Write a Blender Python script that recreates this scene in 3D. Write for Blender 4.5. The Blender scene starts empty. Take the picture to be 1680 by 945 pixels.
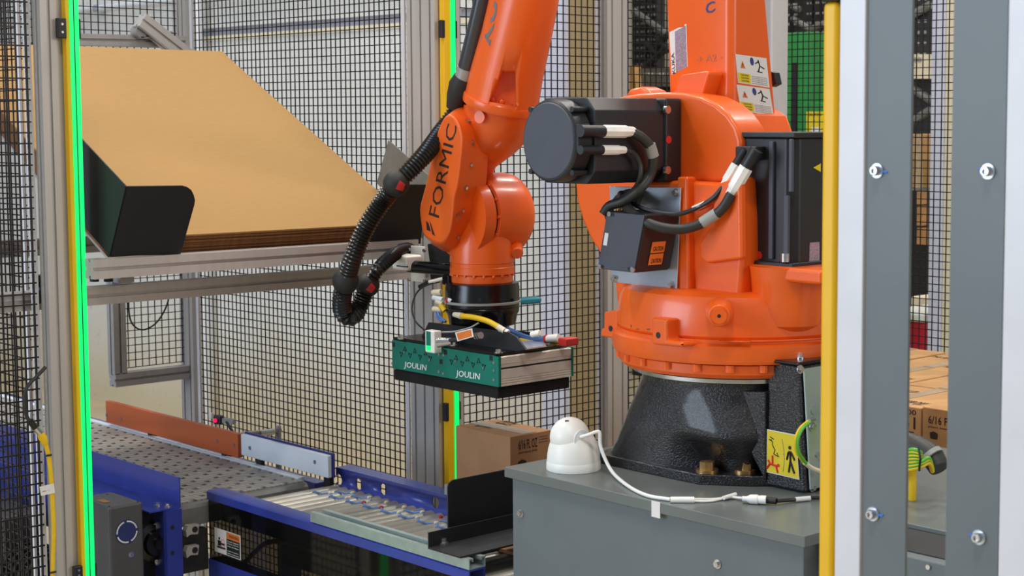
import bpy, bmesh, math, random
from mathutils import Vector, Matrix
from mathutils.bvhtree import BVHTree
random.seed(7)
V = Vector
scn = bpy.context.scene
col = scn.collection

# ---------------------------------------------------------------- camera
F_PX, PPX, PPY, CAM_H = 2680.0, 1060.0, 430.0, 1.6
PITCH = math.atan(230 / 2680)
cd = bpy.data.cameras.new('camera')
cam = bpy.data.objects.new('camera', cd)
col.objects.link(cam)
cam.location = (0, 0, CAM_H)
cam.rotation_euler = (math.pi / 2 - PITCH, 0, -math.pi / 4)
cd.sensor_width = 36
cd.lens = F_PX / 1680 * 36
cd.shift_x = (840 - PPX) / 1680
cd.shift_y = (PPY - 472.5) / 1680
cd.clip_start = 0.05
cd.dof.use_dof = True
cd.dof.focus_distance = 3.7
cd.dof.aperture_fstop = 10.0
scn.camera = cam

# ---------------------------------------------------------------- world, lights, exposure
w = bpy.data.worlds.new('world')
scn.world = w
w.use_nodes = True
w.node_tree.nodes['Background'].inputs[0].default_value = (0.80, 0.88, 1.0, 1)
w.node_tree.nodes['Background'].inputs[1].default_value = 0.40
def area(name, loc, target, sx, sy, watt, rgb):
    l = bpy.data.lights.new(name, 'AREA')
    l.shape = 'RECTANGLE'; l.size = sx; l.size_y = sy; l.energy = watt; l.color = rgb
    o = bpy.data.objects.new(name, l); col.objects.link(o)
    o.location = loc
    o.rotation_euler = (V(target) - V(loc)).to_track_quat('-Z', 'Y').to_euler()
    return o
for i, (x, y) in enumerate([(0.3, 0.6), (0.6, 4.6), (3.1, 2.6), (3.4, 6.6), (6.3, 2.0), (6.6, 5.2)]):
    area('high_bay_light', (x, y, 5.6), (x, y, 0), 1.3, 0.45, 120, (1.0, 0.95, 0.87))
area('dock_door_daylight', (-4.5, 5.0, 2.6), (2.2, 3.0, 1.0), 4.0, 3.4, 420, (0.72, 0.84, 1.0))
area('side_fill_light', (3.5, -4.5, 3.2), (2.6, 2.6, 1.0), 3.0, 2.2, 170, (1.0, 0.94, 0.86))  # added fill lamp that brightens the right-hand faces, no real source there
scn.view_settings.view_transform = 'Standard'
scn.view_settings.look = 'None'
scn.view_settings.gamma = 1.0
scn.view_settings.use_curve_mapping = False
scn.view_settings.exposure = -0.38

# ---------------------------------------------------------------- picture-point helpers (a point of the place seen along a sight line)
_c, _s = math.cos(PITCH), math.sin(PITCH)
FW = V((_c * math.sqrt(.5), _c * math.sqrt(.5), -_s))
RT = V((math.sqrt(.5), -math.sqrt(.5), 0))
UP = RT.cross(FW)
EYE = V((0, 0, CAM_H))
def ray(x, y): return FW * F_PX + RT * (x - PPX) - UP * (y - PPY)
def _pl(x, y, a, v):
    d = ray(x, y); return EYE + d * ((v - EYE[a]) / d[a])
def pX(x, y, v): return _pl(x, y, 0, v)
def pY(x, y, v): return _pl(x, y, 1, v)
def pZ(x, y, v): return _pl(x, y, 2, v)
def pD(x, y, D):
    d = ray(x, y); k = D / ((d.x + d.y) * math.sqrt(.5)); return EYE + d * k

# ---------------------------------------------------------------- materials
def lin(c):
    return tuple(((v / 255) / 12.92 if v / 255 <= .04045 else ((v / 255 + .055) / 1.055) ** 2.4) for v in c)
def mat(name, rgb, rough=.5, metal=0., var=.06, scale=25., bump=0., bscale=200., emit=0., alpha=None, trans=0., coat=0., stretch=None, rgb2=None, detail=3.):
    m = bpy.data.materials.new(name); m.use_nodes = True
    nt = m.node_tree; b = nt.nodes['Principled BSDF']
    c = lin(rgb)
    b.inputs['Roughness'].default_value = rough
    b.inputs['Metallic'].default_value = metal
    if trans: b.inputs['Transmission Weight'].default_value = trans
    if coat: b.inputs['Coat Weight'].default_value = coat; b.inputs['Coat Roughness'].default_value = .12
    tc = nt.nodes.new('ShaderNodeTexCoord')
    src = tc.outputs['Object']
    if stretch:
        mp = nt.nodes.new('ShaderNodeMapping'); mp.inputs['Scale'].default_value = stretch
        nt.links.new(src, mp.inputs[0]); src = mp.outputs[0]
    n = nt.nodes.new('ShaderNodeTexNoise'); n.inputs['Scale'].default_value = scale; n.inputs['Detail'].default_value = detail
    nt.links.new(src, n.inputs['Vector'])
    mx = nt.nodes.new('ShaderNodeMix'); mx.data_type = 'RGBA'
    if rgb2: a_, b_ = c, lin(rgb2)
    else: a_, b_ = tuple(v * (1 - var) for v in c), tuple(min(1, v * (1 + var)) for v in c)
    mx.inputs[6].default_value = (*a_, 1); mx.inputs[7].default_value = (*b_, 1)
    rp = nt.nodes.new('ShaderNodeMapRange'); rp.inputs[1].default_value = .35; rp.inputs[2].default_value = .65
    nt.links.new(n.outputs[0], rp.inputs[0]); nt.links.new(rp.outputs[0], mx.inputs[0])
    nt.links.new(mx.outputs[2], b.inputs['Base Color'])
    if emit:
        b.inputs['Emission Color'].default_value = (*c, 1); b.inputs['Emission Strength'].default_value = emit
    if alpha is not None: b.inputs['Alpha'].default_value = alpha
    if bump:
        n2 = nt.nodes.new('ShaderNodeTexNoise'); n2.inputs['Scale'].default_value = bscale; n2.inputs['Detail'].default_value = 2
        nt.links.new(src, n2.inputs['Vector'])
        bp = nt.nodes.new('ShaderNodeBump'); bp.inputs['Strength'].default_value = bump; bp.inputs['Distance'].default_value = .004
        nt.links.new(n2.outputs[0], bp.inputs['Height']); nt.links.new(bp.outputs[0], b.inputs['Normal'])
    return m
M = dict(
    alu=mat('brushed_aluminium', (186, 182, 178), .42, .2, .04, 40, stretch=(1, 1, .05)),
    alu_end=mat('aluminium_grey', (168, 165, 163), .45, .35, .05, 40),
    steel=mat('bright_steel', (205, 205, 205), .22, .95, .05, 40),
    zinc=mat('zinc_plate', (204, 212, 226), .22, .7, .08, 12),
    zincpale=mat('pale_zinc_sheet', (168, 184, 178), .35, .55, .05, 9),
    galv=mat('galvanized_channel', (188, 204, 202), .32, .7, .06, 40),
    roller=mat('roller_steel', (186, 182, 172), .42, .55, .06, 30),
    orange=mat('robot_orange', (235, 96, 20), .36, 0, .03, 6, bump=.03, bscale=160, coat=.25),
    cover=mat('cover_orange', (233, 97, 20), .42, 0, .03, 6, bump=.02, bscale=200, coat=.15),
    black=mat('black_plastic', (26, 26, 29), .45, 0, .1, 30),
    blackmatt=mat('matt_black', (25, 26, 30), .6, 0, .1, 30),
    blackgloss=mat('gloss_black', (14, 14, 16), .22, 0, .1, 30),
    motor=mat('motor_black', (32, 33, 36), .42, 0, .08, 20, bump=.04, bscale=300),
    motorcap=mat('motor_cap', (66, 69, 80), .5, 0, .05, 20),
    cast=mat('cast_black_paint', (22, 22, 25), .24, 0, .1, 60, bump=.7, bscale=270, coat=.4),
    hose=mat('hose_black', (28, 27, 26), .28, 0, .1, 40),
    rubber=mat('rubber_black', (38, 38, 37), .6, 0, .1, 40),
    red=mat('red_marker', (190, 40, 42), .5),
    redblk=mat('red_block', (196, 46, 40), .4),
    grey=mat('machine_grey', (100, 108, 111), .42, 0, .03, 8, bump=.03, bscale=250),
    greytop=mat('machine_grey_top', (104, 110, 108), .3, 0, .06, 6, bump=.02, bscale=250),
    white=mat('white_plastic', (236, 236, 230), .4, 0, .02, 10),
    whitepost=mat('white_post', (214, 214, 218), .45, .1, .03, 10),
    uhmw=mat('white_polymer', (222, 228, 236), .45, 0, .03, 8),
    guard=mat('guard_orange', (196, 98, 52), .4, .1, .12, 5, stretch=(.3, .3, 3)),
    blue=mat('conveyor_blue', (48, 62, 150), .3, 0, .06, 12, coat=.3),
    bluedk=mat('conveyor_blue_dark', (36, 46, 118), .35, 0, .06, 12),
    yellow=mat('safety_yellow', (236, 184, 8), .42, 0, .03, 12),
    yellowc=mat('cable_yellow', (232, 190, 20), .45, 0, .05, 30),
    ledgreen=mat('led_green', (0, 255, 120), .4, emit=.95),
    wire=mat('wire_black', (34, 30, 32), .4, .3, .1, 60),
    card=mat('kraft_cardboard', (165, 128, 75), .85, 0, .025, 30, bump=.04, bscale=90, stretch=(1, 5, 5)),
    cardedge=mat('cardboard_edge', (128, 86, 48), .85, 0, .3, 90, stretch=(1, 1, 8)),
    box=mat('box_cardboard', (190, 140, 98), .75, 0, .05, 12, bump=.04, bscale=80),
    box2=mat('box_cardboard_worn', (186, 142, 92), .75, 0, .12, 14, bump=.04, bscale=80),
    tape=mat('clear_tape', (182, 158, 128), .25, 0, .05, 20),
    ink=mat('print_ink', (58, 36, 30), .7),
    inkblk=mat('black_ink', (24, 22, 24), .6),
    inkred=mat('red_ink', (214, 40, 30), .6),
    inkpale=mat('pale_print', (226, 228, 226), .6),
    inkgrey=mat('grey_print', (112, 108, 112), .6),
    inkdot=mat('worn_print', (176, 162, 164), .6, var=.35, scale=260),
    inkblue=mat('blue_ink', (40, 62, 130), .6),
    paper=mat('label_white', (226, 224, 222), .5, 0, .02, 10),
    labgrey=mat('label_grey', (152, 138, 152), .5, 0, .3, 240),
    labyellow=mat('label_yellow', (226, 200, 18), .5, 0, .04, 30),
    laborange=mat('label_orange', (222, 118, 42), .5, 0, .04, 30),
    teal=mat('teal_paint', (0, 116, 98), .38, 0, .04, 20),
    tealh=mat('teal_handle', (22, 124, 138), .35, 0, .04, 20),
    foam=mat('black_foam', (20, 19, 19), .95, 0, .3, 160, bump=.7, bscale=420),
    tubeblue=mat('air_tube_blue', (84, 124, 182), .3, 0, .1, 30),
    cream=mat('cream_fitting', (226, 214, 186), .5, 0, .05, 20),
    brass=mat('gold_zinc_bolt', (176, 142, 92), .3, .85, .2, 50),
    wall=mat('tilt_wall', (218, 217, 212), .8, 0, .05, 1.6, bump=.05, bscale=60),
    beltgrey=mat('belt_plastic', (168, 163, 156), .5, 0, .1, 60),
    beltdark=mat('belt_under', (38, 35, 33), .6, 0, .2, 60),
    band=mat('wall_reveal', (150, 150, 160), .8),
    gear=mat('gearbox_grey', (84, 85, 86), .42, .2, .06, 16, bump=.05, bscale=300),
    navy=mat('navy_label', (36, 48, 104), .5),
    rack=mat('rack_black', (44, 45, 48), .5, .2, .1, 20),
    rackgrey=mat('rack_beam_grey', (120, 122, 118), .5, .2, .1, 20),
    cream_wall=mat('cream_wall', (226, 214, 186), .8, 0, .04, 2),
    beige=mat('beige_wall', (168, 148, 112), .8, 0, .06, 2),
    lavender=mat('pale_column', (206, 208, 226), .6, 0, .04, 4),
    soil=mat('concrete_floor', (186, 172, 142), .6, 0, .1, 3, bump=.05, bscale=40),
    green=mat('machine_green', (42, 140, 66), .4, 0, .06, 10),
    greenc=mat('cable_green', (88, 170, 40), .4, 0, .05, 30),
    cooler=mat('cooler_red', (196, 30, 52), .4),
    wood=mat('pallet_wood', (206, 160, 98), .8, 0, .2, 20, stretch=(1, 1, .2)),
    clamp=mat('cast_clamp', (242, 239, 232), .35, .05, .06, 30),
    ledred=mat('sensor_red_glow', (235, 20, 90), .3, emit=1.0),
    cableblk=mat('cable_sheath', (44, 44, 42), .5, 0, .08, 30),
    sleeve=mat('cable_tag', (150, 150, 146), .5),
    torque=mat('torque_paint', (40, 120, 220), .5),
    alupale=mat('pale_anodised', (222, 214, 202), .4, .1, .03, 40),
    pipe=mat('supply_pipe_grey', (58, 58, 64), .22, 0, .05, 20, coat=.3),
    conduit=mat('conduit_white', (224, 226, 232), .4, .2, .03, 10),
)
# tinted polycarbonate cover: glossy, see-through
m = mat('tinted_cover', (24, 24, 25), .05, 0, .2, 8, bump=.05, bscale=9)
nt = m.node_tree; b_ = nt.nodes['Principled BSDF']; o_ = nt.nodes['Material Output']
tr = nt.nodes.new('ShaderNodeBsdfTransparent'); tr.inputs[0].default_value = (.5, .48, .44, 1)
ms = nt.nodes.new('ShaderNodeMixShader'); ms.inputs[0].default_value = .55
nt.links.new(b_.outputs[0], ms.inputs[1]); nt.links.new(tr.outputs[0], ms.inputs[2]); nt.links.new(ms.outputs[0], o_.inputs[0])
M['tint'] = m
# wall: white above, rubbed tan below, with drips and scuffs (paint and dirt of the wall itself)
nt = M['wall'].node_tree; b_ = nt.nodes['Principled BSDF']
g = nt.nodes.new('ShaderNodeNewGeometry'); sx = nt.nodes.new('ShaderNodeSeparateXYZ'); nt.links.new(g.outputs['Position'], sx.inputs[0])
nz = nt.nodes.new('ShaderNodeTexNoise'); nz.inputs['Scale'].default_value = 2.2; nz.inputs['Detail'].default_value = 5; nt.links.new(g.outputs['Position'], nz.inputs['Vector'])
ad = nt.nodes.new('ShaderNodeMath'); ad.operation = 'MULTIPLY_ADD'; ad.inputs[1].default_value = .5; nt.links.new(nz.outputs[0], ad.inputs[0]); nt.links.new(sx.outputs[2], ad.inputs[2])
mr = nt.nodes.new('ShaderNodeMapRange'); mr.inputs[1].default_value = .30; mr.inputs[2].default_value = .95; nt.links.new(ad.outputs[0], mr.inputs[0])
old = b_.inputs['Base Color'].links[0].from_socket
mm = nt.nodes.new('ShaderNodeMix'); mm.data_type = 'RGBA'; mm.inputs[6].default_value = (*lin((204, 190, 160)), 1)
nt.links.new(mr.outputs[0], mm.inputs[0]); nt.links.new(old, mm.inputs[7])
sp = nt.nodes.new('ShaderNodeTexNoise'); sp.inputs['Scale'].default_value = 14; sp.inputs['Detail'].default_value = 6
nt.links.new(g.outputs['Position'], sp.inputs['Vector'])
m3 = nt.nodes.new('ShaderNodeMapRange'); m3.inputs[1].default_value = .64; m3.inputs[2].default_value = .74; m3.inputs[3].default_value = 0; m3.inputs[4].default_value = .35; nt.links.new(sp.outputs[0], m3.inputs[0])
m4 = nt.nodes.new('ShaderNodeMix'); m4.data_type = 'RGBA'; m4.inputs[7].default_value = (*lin((120, 108, 88)), 1)
nt.links.new(m3.outputs[0], m4.inputs[0]); nt.links.new(mm.outputs[2], m4.inputs[6]); nt.links.new(m4.outputs[2], b_.inputs['Base Color'])

# ---------------------------------------------------------------- mesh builder
WL = {}
BV = {}
def rot_axes(axis):
    a = V(axis).normalized()
    h = V((0, 0, 1)) if abs(a.z) < .9 else V((1, 0, 0))
    u = h.cross(a).normalized(); return u, a.cross(u).normalized(), a
class MB:
    def __init__(s): s.v = []; s.f = []
    def add(s, vs, fs):
        k = len(s.v); s.v += [V(p) for p in vs]; s.f += [[i + k for i in f] for f in fs]; return s
    def box(s, lo, hi):
        (a, b, c), (d, e, f) = lo, hi
        return s.add([(x, y, z) for x in (a, d) for y in (b, e) for z in (c, f)], [(0, 1, 3, 2), (4, 6, 7, 5), (0, 4, 5, 1), (2, 3, 7, 6), (0, 2, 6, 4), (1, 5, 7, 3)])
    def obox(s, c, u, v, w):    # centre and three half vectors
        c, u, v, w = V(c), V(u), V(v), V(w)
        return s.add([c + u * i + v * j + w * k for i in (-1, 1) for j in (-1, 1) for k in (-1, 1)], [(0, 1, 3, 2), (4, 6, 7, 5), (0, 4, 5, 1), (2, 3, 7, 6), (0, 2, 6, 4), (1, 5, 7, 3)])
    def prism(s, pts, vec):
        n = len(pts); vec = V(vec); pts = [V(p) for p in pts]
        return s.add(pts + [p + vec for p in pts], [list(range(n))[::-1], list(range(n, 2 * n))] + [(i, (i + 1) % n, n + (i + 1) % n, n + i) for i in range(n)])
    def loft(s, rings, cap=True):
        n = len(rings[0]); vs = [p for r in rings for p in r]; fs = []
        for k in range(len(rings) - 1):
            for i in range(n):
                j = (i + 1) % n; fs.append((k * n + i, k * n + j, (k + 1) * n + j, (k + 1) * n + i))
        if cap: fs.append(list(range(n))[::-1]); fs.append([(len(rings) - 1) * n + i for i in range(n)])
        return s.add(vs, fs)
    def lathe(s, o, axis, prof, n=24, cap=True):
        u, v, a = rot_axes(axis); o = V(o)
        return s.loft([[o + a * h + (u * math.cos(2 * math.pi * i / n) + v * math.sin(2 * math.pi * i / n)) * max(r, 1e-5) for i in range(n)] for r, h in prof], cap)
    def cyl(s, p0, p1, r0, r1=None, n=16):
        p0, p1 = V(p0), V(p1); d = p1 - p0
        return s.lathe(p0, d, [(r0, 0), (r0 if r1 is None else r1, d.length)], n)
    def sphere(s, c, r, n=20, axis=(0, 0, 1), sq=1.0):
        k = n // 2
        return s.lathe(V(c), axis, [(r * math.sin(math.pi * i / k), -r * sq * math.cos(math.pi * i / k)) for i in range(k + 1)], n)
    def tube(s, path, r, n=10, rad=None):
        path = [V(p) for p in path]; rings = []; t0 = (path[1] - path[0]).normalized(); u = rot_axes(t0)[0]
        for i, p in enumerate(path):
            t = (path[min(i + 1, len(path) - 1)] - path[max(i - 1, 0)]).normalized()
            u = (u - t * u.dot(t)).normalized(); v = t.cross(u); rr = rad[i] if rad else r
            rings.append([p + (u * math.cos(2 * math.pi * k / n) + v * math.sin(2 * math.pi * k / n)) * rr for k in range(n)])
        return s.loft(rings)
    def bvh(s): return BVHTree.FromPolygons([tuple(p) for p in s.v], s.f)
    def mesh(s, name, c, m, sharp=35):
        me = bpy.data.meshes.new(name)
        bm = bmesh.new(); vs = [bm.verts.new(p - c) for p in s.v]
        for f in s.f:
            try: bm.faces.new([vs[i] for i in f])
            except ValueError: pass
        bmesh.ops.remove_doubles(bm, verts=bm.verts, dist=1e-6)
        bmesh.ops.recalc_face_normals(bm, faces=bm.faces)
        for f in bm.faces: f.smooth = True
        bm.to_mesh(me); bm.free()
        me.set_sharp_from_angle(angle=math.radians(sharp))
        me.materials.append(m); return me
    def build(s, name, m, parent=None, bevel=0, seg=2, sharp=35, **props):
        lo = V([min(p[i] for p in s.v) for i in range(3)]); hi = V([max(p[i] for p in s.v) for i in range(3)])
        c = (lo + hi) / 2
        if parent is None: c.z = lo.z
        m = M[m] if isinstance(m, str) else m
        o = bpy.data.objects.new(name, s.mesh(name, c, m, sharp)); col.objects.link(o)
        if parent is not None: o.parent = parent; o.location = c - WL[parent]
        else: o.location = c
        WL[o] = c
        if bevel:
            md = o.modifiers.new('bevel', 'BEVEL'); md.width = bevel; md.segments = seg; md.limit_method = 'ANGLE'; md.angle_limit = math.radians(38); md.harden_normals = True
        for k, v in props.items(): o[k] = v
        return o
def thing(name, label, cat, loc, group=None, kind=None):
    o = bpy.data.objects.new(name, None); o.empty_display_size = .1; col.objects.link(o); o.location = loc; WL[o] = V(loc)
    o['label'] = label; o['category'] = cat
    if group: o['group'] = group
    return o
def tag(o, label, cat, group=None):
    o['label'] = label; o['category'] = cat
    if group: o['group'] = group
    return o
def dup(o, parent, loc):          # a copy that shares the mesh, at a world place
    c = o.copy(); col.objects.link(c); c.parent = parent; WL[c] = V(loc)
    c.location = V(loc) - WL[parent] if parent else V(loc); return c
def smoothpath(pts, k=8):
    pts = [V(p) for p in pts]; out = []
    P = [pts[0] * 2 - pts[1]] + pts + [pts[-1] * 2 - pts[-2]]
    for i in range(1, len(P) - 2):
        a, b, c, d = P[i - 1:i + 3]
        for j in range(k):
            t = j / k
            out.append(.5 * ((2 * b) + (c - a) * t + (2 * a - 5 * b + 4 * c - d) * t * t + (3 * b - a - 3 * c + d) * t ** 3))
    out.append(pts[-1]); return out
def text_mesh(s, fat=.012):
    cu = bpy.data.curves.new('lettering', 'FONT'); cu.body = s; cu.resolution_u = 2; cu.offset = fat
    o = bpy.data.objects.new('lettering', cu); col.objects.link(o)
    dg = bpy.context.evaluated_depsgraph_get(); me = bpy.data.meshes.new_from_object(o.evaluated_get(dg))
    vs = [v.co.copy() for v in me.vertices]; fs = [list(p.vertices) for p in me.polygons]
    bpy.data.objects.remove(o); bpy.data.curves.remove(cu); bpy.data.meshes.remove(me)
    x0, x1 = min(v.x for v in vs), max(v.x for v in vs); y0, y1 = min(v.y for v in vs), max(v.y for v in vs)
    return [((v.x - x0) / (x1 - x0), (v.y - y0) / (y1 - y0)) for v in vs], fs
def letter(s, p0, p1, p2, m, parent, lift=.0006, name='lettering'):
    """lettering on the parallelogram p0 (bottom left), p1 (bottom right), p2 (top left)"""
    uv, fs = text_mesh(s); p0, p1, p2 = V(p0), V(p1), V(p2); n = (p1 - p0).cross(p2 - p0).normalized() * lift
    return MB().add([p0 + (p1 - p0) * a + (p2 - p0) * b + n for a, b in uv], fs).build(name, m, parent)
def sheet(q, m, parent, name='label', lift=.0006, t=.0004):
    """thin label on a quad (bl, br, tr, tl)"""
    q = [V(p) for p in q]; n = (q[1] - q[0]).cross(q[3] - q[0]).normalized()
    return MB().prism([p + n * lift for p in q], n * t).build(name, m, parent)
def wrap(bv, uvq, dens, m, parent, name='label', lift=.0008, uvs=None, fs=None):
    """lays a label (or lettering) onto a curved surface: uvq = sight-line quad bl, br, tr, tl"""
    bl, br, tr, tl = [V((*q, 0)) for q in uvq]
    if uvs is None:
        n = dens; uvs = [(i / n, j / n) for j in range(n + 1) for i in range(n + 1)]
        fs = [(j * (n + 1) + i, j * (n + 1) + i + 1, (j + 1) * (n + 1) + i + 1, (j + 1) * (n + 1) + i) for j in range(n) for i in range(n)]
    vs = []; ok = []
    for a, b in uvs:
        p = (bl * (1 - a) + br * a) * (1 - b) + (tl * (1 - a) + tr * a) * b
        d = ray(p.x, p.y).normalized(); h = bv.ray_cast(EYE, d)
        ok.append(h[0] is not None); vs.append(h[0] - d * lift if h[0] else V((0, 0, 0)))
    fs = [f for f in fs if all(ok[i] for i in f)]
    used = sorted({i for f in fs for i in f})
    if not used: return None
    mp = {k: i for i, k in enumerate(used)}
    return MB().add([vs[i] for i in used], [[mp[i] for i in f] for f in fs]).build(name, m, parent)
def wraptext(bv, s, q, m, parent):
    uv, fs = text_mesh(s); return wrap(bv, q, 0, m, parent, 'lettering', .0012, uv, fs)
def bolt(mb, p, axis, r=.006, h=.006, washer=True):
    a = V(axis).normalized(); p = V(p)
    if washer: mb.cyl(p, p + a * h * .35, r * 1.5, n=14)
    mb.cyl(p + a * h * .35, p + a * h * 1.3, r, n=6)
    mb.cyl(p + a * h * 1.3, p + a * h * 1.32, r * .5, n=6)
def bolts(name, m, parent, pts, axis, r=.006, h=.006):
    for p in pts:
        mb = MB(); bolt(mb, p, axis, r, h); mb.build(name, m, parent)
def profile(w, h, mod=.042, g=.008, d=.007):
    """slotted aluminium section, w by h, as a closed 2D outline"""
    pts = []
    def side(p, q, n):
        p, q = V((*p, 0)), V((*q, 0)); t = (q - p).normalized(); inn = V((-t.y, t.x, 0)); L = (q - p).length
        pts.append(p)
        for i in range(n):
            c = p + t * (L * (i + .5) / n)
            pts.extend([c - t * g / 2, c - t * g / 2 + inn * d, c + t * g / 2 + inn * d, c + t * g / 2])
    nw, nh = max(1, round(w / mod)), max(1, round(h / mod)); a, b = w / 2, h / 2
    side((-a, -b), (a, -b), nw); side((a, -b), (a, b), nh); side((a, b), (-a, b), nw); side((-a, b), (-a, -b), nh)
    return pts
def beam(mb, p0, p1, w, h, up=(0, 0, 1), **k):
    p0, p1 = V(p0), V(p1); t = (p1 - p0).normalized(); up = V(up); s = t.cross(up).normalized(); u = s.cross(t)
    return mb.prism([p0 + s * q.x + u * q.y for q in profile(w, h, **k)], p1 - p0)
def post(name, x0, x1, y0, y1, z0, z1, m='alu', parent=None, **k):
    mb = MB(); c = V(((x0 + x1) / 2, (y0 + y1) / 2, 0))
    mb.prism([c + q + V((0, 0, z0)) for q in profile(x1 - x0, y1 - y0, **k)], (0, 0, z1 - z0))
    return mb.build(name, m, parent)
def wires(p0, u, L, z0, z1, pitch=.025, t=.0026):
    """welded wire grid in the vertical plane through p0 along u"""
    mb = MB(); p0 = V(p0); u = V(u).normalized(); n = V((u.y, -u.x, 0)); h = t / 2; Z = V((0, 0, 1))
    def bar(a, b, s1, s2):
        vs = [q + s1 * i + s2 * j for q in (a, b) for i, j in ((-h, -h), (h, -h), (h, h), (-h, h))]
        mb.add(vs, [(0, 1, 5, 4), (1, 2, 6, 5), (2, 3, 7, 6), (3, 0, 4, 7)])
    for i in range(int(L / pitch) + 1): bar(p0 + u * (i * pitch) + Z * z0, p0 + u * (i * pitch) + Z * z1, u, n)
    k = math.ceil(z0 / pitch)
    while k * pitch <= z1:
        bar(p0 + n * t + Z * (k * pitch), p0 + u * L + n * t + Z * (k * pitch), Z, n); k += 1
    return mb
def fence(label, p0, u, L, z0, z1, pitch=.025, t=.0028):
    r = thing('mesh_fence_panel', label, 'fence', V(p0) + V(u) * L / 2 + V((0, 0, z0)))
    o = wires(p0, u, L, z0, z1, pitch, t).build('wire_mesh', 'wire', r, kind='stuff')
    uu = V(u).normalized(); n = V((uu.y, -uu.x, 0))
    for k in (0, 1):
        c = V(p0) + uu * (L * k) + V((0, 0, (z0 + z1) / 2)); MB().obox(c - n * .006, uu * .008, n * .003, V((0, 0, (z1 - z0) / 2))).build('edge_strip', 'whitepost', r)
    for z in (z0, z1): MB().obox(V(p0) + uu * L / 2 + V((0, 0, z)) - n * .006, uu * L / 2, n * .004, V((0, 0, .012))).build('rail', 'alu', r)
    return r

# ================================================================ SETTING
def struct(name, mb, m, **k):
    o = mb.build(name, m, **k); o['kind'] = 'structure'; return o
struct('floor', MB().box((-8, -8, -.1), (13, 16, 0)), 'soil')
wall = struct('wall_back', MB().box((4.36, 4.92, 0), (4.53, 16, 2.035)), 'wall')
struct('wall_back', MB().box((4.36, 4.92, 2.075), (4.53, 16, 4.6)), 'wall')
struct('trim_1', MB().box((4.375, 4.92, 2.035), (4.53, 16, 2.075)), 'band')
struct('trim_2', MB().box((4.352, 4.92, 2.012), (4.36, 16, 2.034)), 'cream_wall')
struct('wall_left', MB().box((4.33, 4.79, 0), (4.36, 4.925, 4.6)), 'lavender', bevel=.004)
struct('wall_left', MB().box((4.361, 4.80, 0), (4.53, 4.9195, 4.6)), 'beige')
struct('wall_far', MB().box((6.0, 6.35, 0), (6.2, 12, 2.26)), 'beige')
struct('trim_3', MB().box((5.93, 6.3, 2.2), (6.0, 12, 2.27)), 'beige', bevel=.01)
struct('wall_far', MB().box((6.0, 6.35, 2.26), (6.2, 12, 4.5)), 'lavender')
struct('wall_right', MB().box((11, -6, 0), (11.2, 16, 5)), 'cream_wall')
p = pX(133, 17, 4.33)
cdt = MB().cyl((4.33, 5.9, p.z), (4.33, 11, p.z), .018, n=12)
t = thing('wall_conduit', 'thin white conduit running level along the back wall, top left', 'conduit', (4.33, 8, p.z))
cdt.build('pipe', 'conduit', t); MB().cyl((4.33, 8.6, p.z), (4.33, 8.66, p.z), .026, n=12).build('coupling', 'zinc', t)
t = thing('downpipe', 'upright white pipe on the back wall just right of the far left fence post', 'pipe', (4.28, 7.62, 0))
q = pX(323, 40, 4.28); MB().cyl((4.28, q.y, 0), (4.28, q.y, 3.2), .026, n=14).build('pipe', 'conduit', t)
MB().cyl((4.28, q.y, 1.78), (4.28, q.y, 1.86), .036, n=14).build('coupling', 'zinc', t)
MB().box((4.28, q.y - .05, 1.8), (4.36, q.y + .05, 1.83)).build('bracket', 'zinc', t)

# ---------------------------------------------------------------- fences and posts
fence('black mesh panel nearest the camera at the far left edge', (.95, 3.70, 0), (1, 0, 0), .73, .1, 2.3, t=.0036)
fence('black mesh panel seen through the nearest panel, left of the green light strip', (1.72, 3.83, 0), (0, 1, 0), 1.3, .1, 2.3)
fence('long black mesh panel behind the cardboard and the hose, left of the slotted corner post', (2.86, 3.84, 0), (0, 1, 0), 1.19, .1, 2.3)
fence('black mesh panel above the top edge of the cardboard sheets', (1.75, 5.09, 0), (1, 0, 0), 1.08, 1.80, 2.6)
fence('black mesh panel behind the gripper, right of the slotted corner post', (2.955, 3.71, 0), (1, 0, 0), .55, .1, 2.3)
fence('black mesh panel behind the robot base, in front of the dark racking', (3.63, 3.71, 0), (1, 0, 0), .63, .1, 2.3)
fence('black mesh panel in front of the green machine and the pale column, right side', (4.39, .9, 0), (0, 1, 0), 2.86, .1, 2.3)
def fpost(name, label, x0, x1, y0, y1, z0, z1, m='alu', cat='post', **k):
    return tag(post(name, x0, x1, y0, y1, z0, z1, m, **k), label, cat)
fpost('fence_post', 'grooved aluminium post beside the near green light strip', 1.692, 1.732, 3.66, 3.70, 0, 2.3)
fpost('mounting_post', 'narrow aluminium bar carrying the near green light strip', 1.7345, 1.765, 3.667, 3.70, 0, 2.3, g=.004, d=.003)
fpost('fence_post', 'wide slotted aluminium corner post behind the hose', 2.85, 2.89, 3.69, 3.82, 0, 2.4)
fpost('mounting_post', 'slim aluminium bar right of the rear green light strip', 2.905, 2.94, 3.69, 3.73, 0, 2.4)
fpost('fence_post', 'aluminium post at the far left end of the long mesh panel', 2.84, 2.88, 5.045, 5.13, 0, 2.6)
fpost('fence_post', 'double-width aluminium post between the black motor and the robot base', 3.515, 3.60, 3.685, 3.725, 0, 2.4)
o = MB().box((4.27, 3.665, 0), (4.36, 3.735, 2.4)).build('fence_post', 'whitepost', bevel=.008); tag(o, 'smooth pale post to the right of the robot rocker arm', 'post')
t = thing('hanging_gate', 'short aluminium and black mesh gate hung under the sheet magazine', 'gate', (2.6, 5.09, .73))
wires((2.60, 5.09, 0), (1, 0, 0), .23, .775, 1.3).build('wire_mesh', 'wire', t, kind='stuff')
a = pY(197, 622, 5.09)
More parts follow.
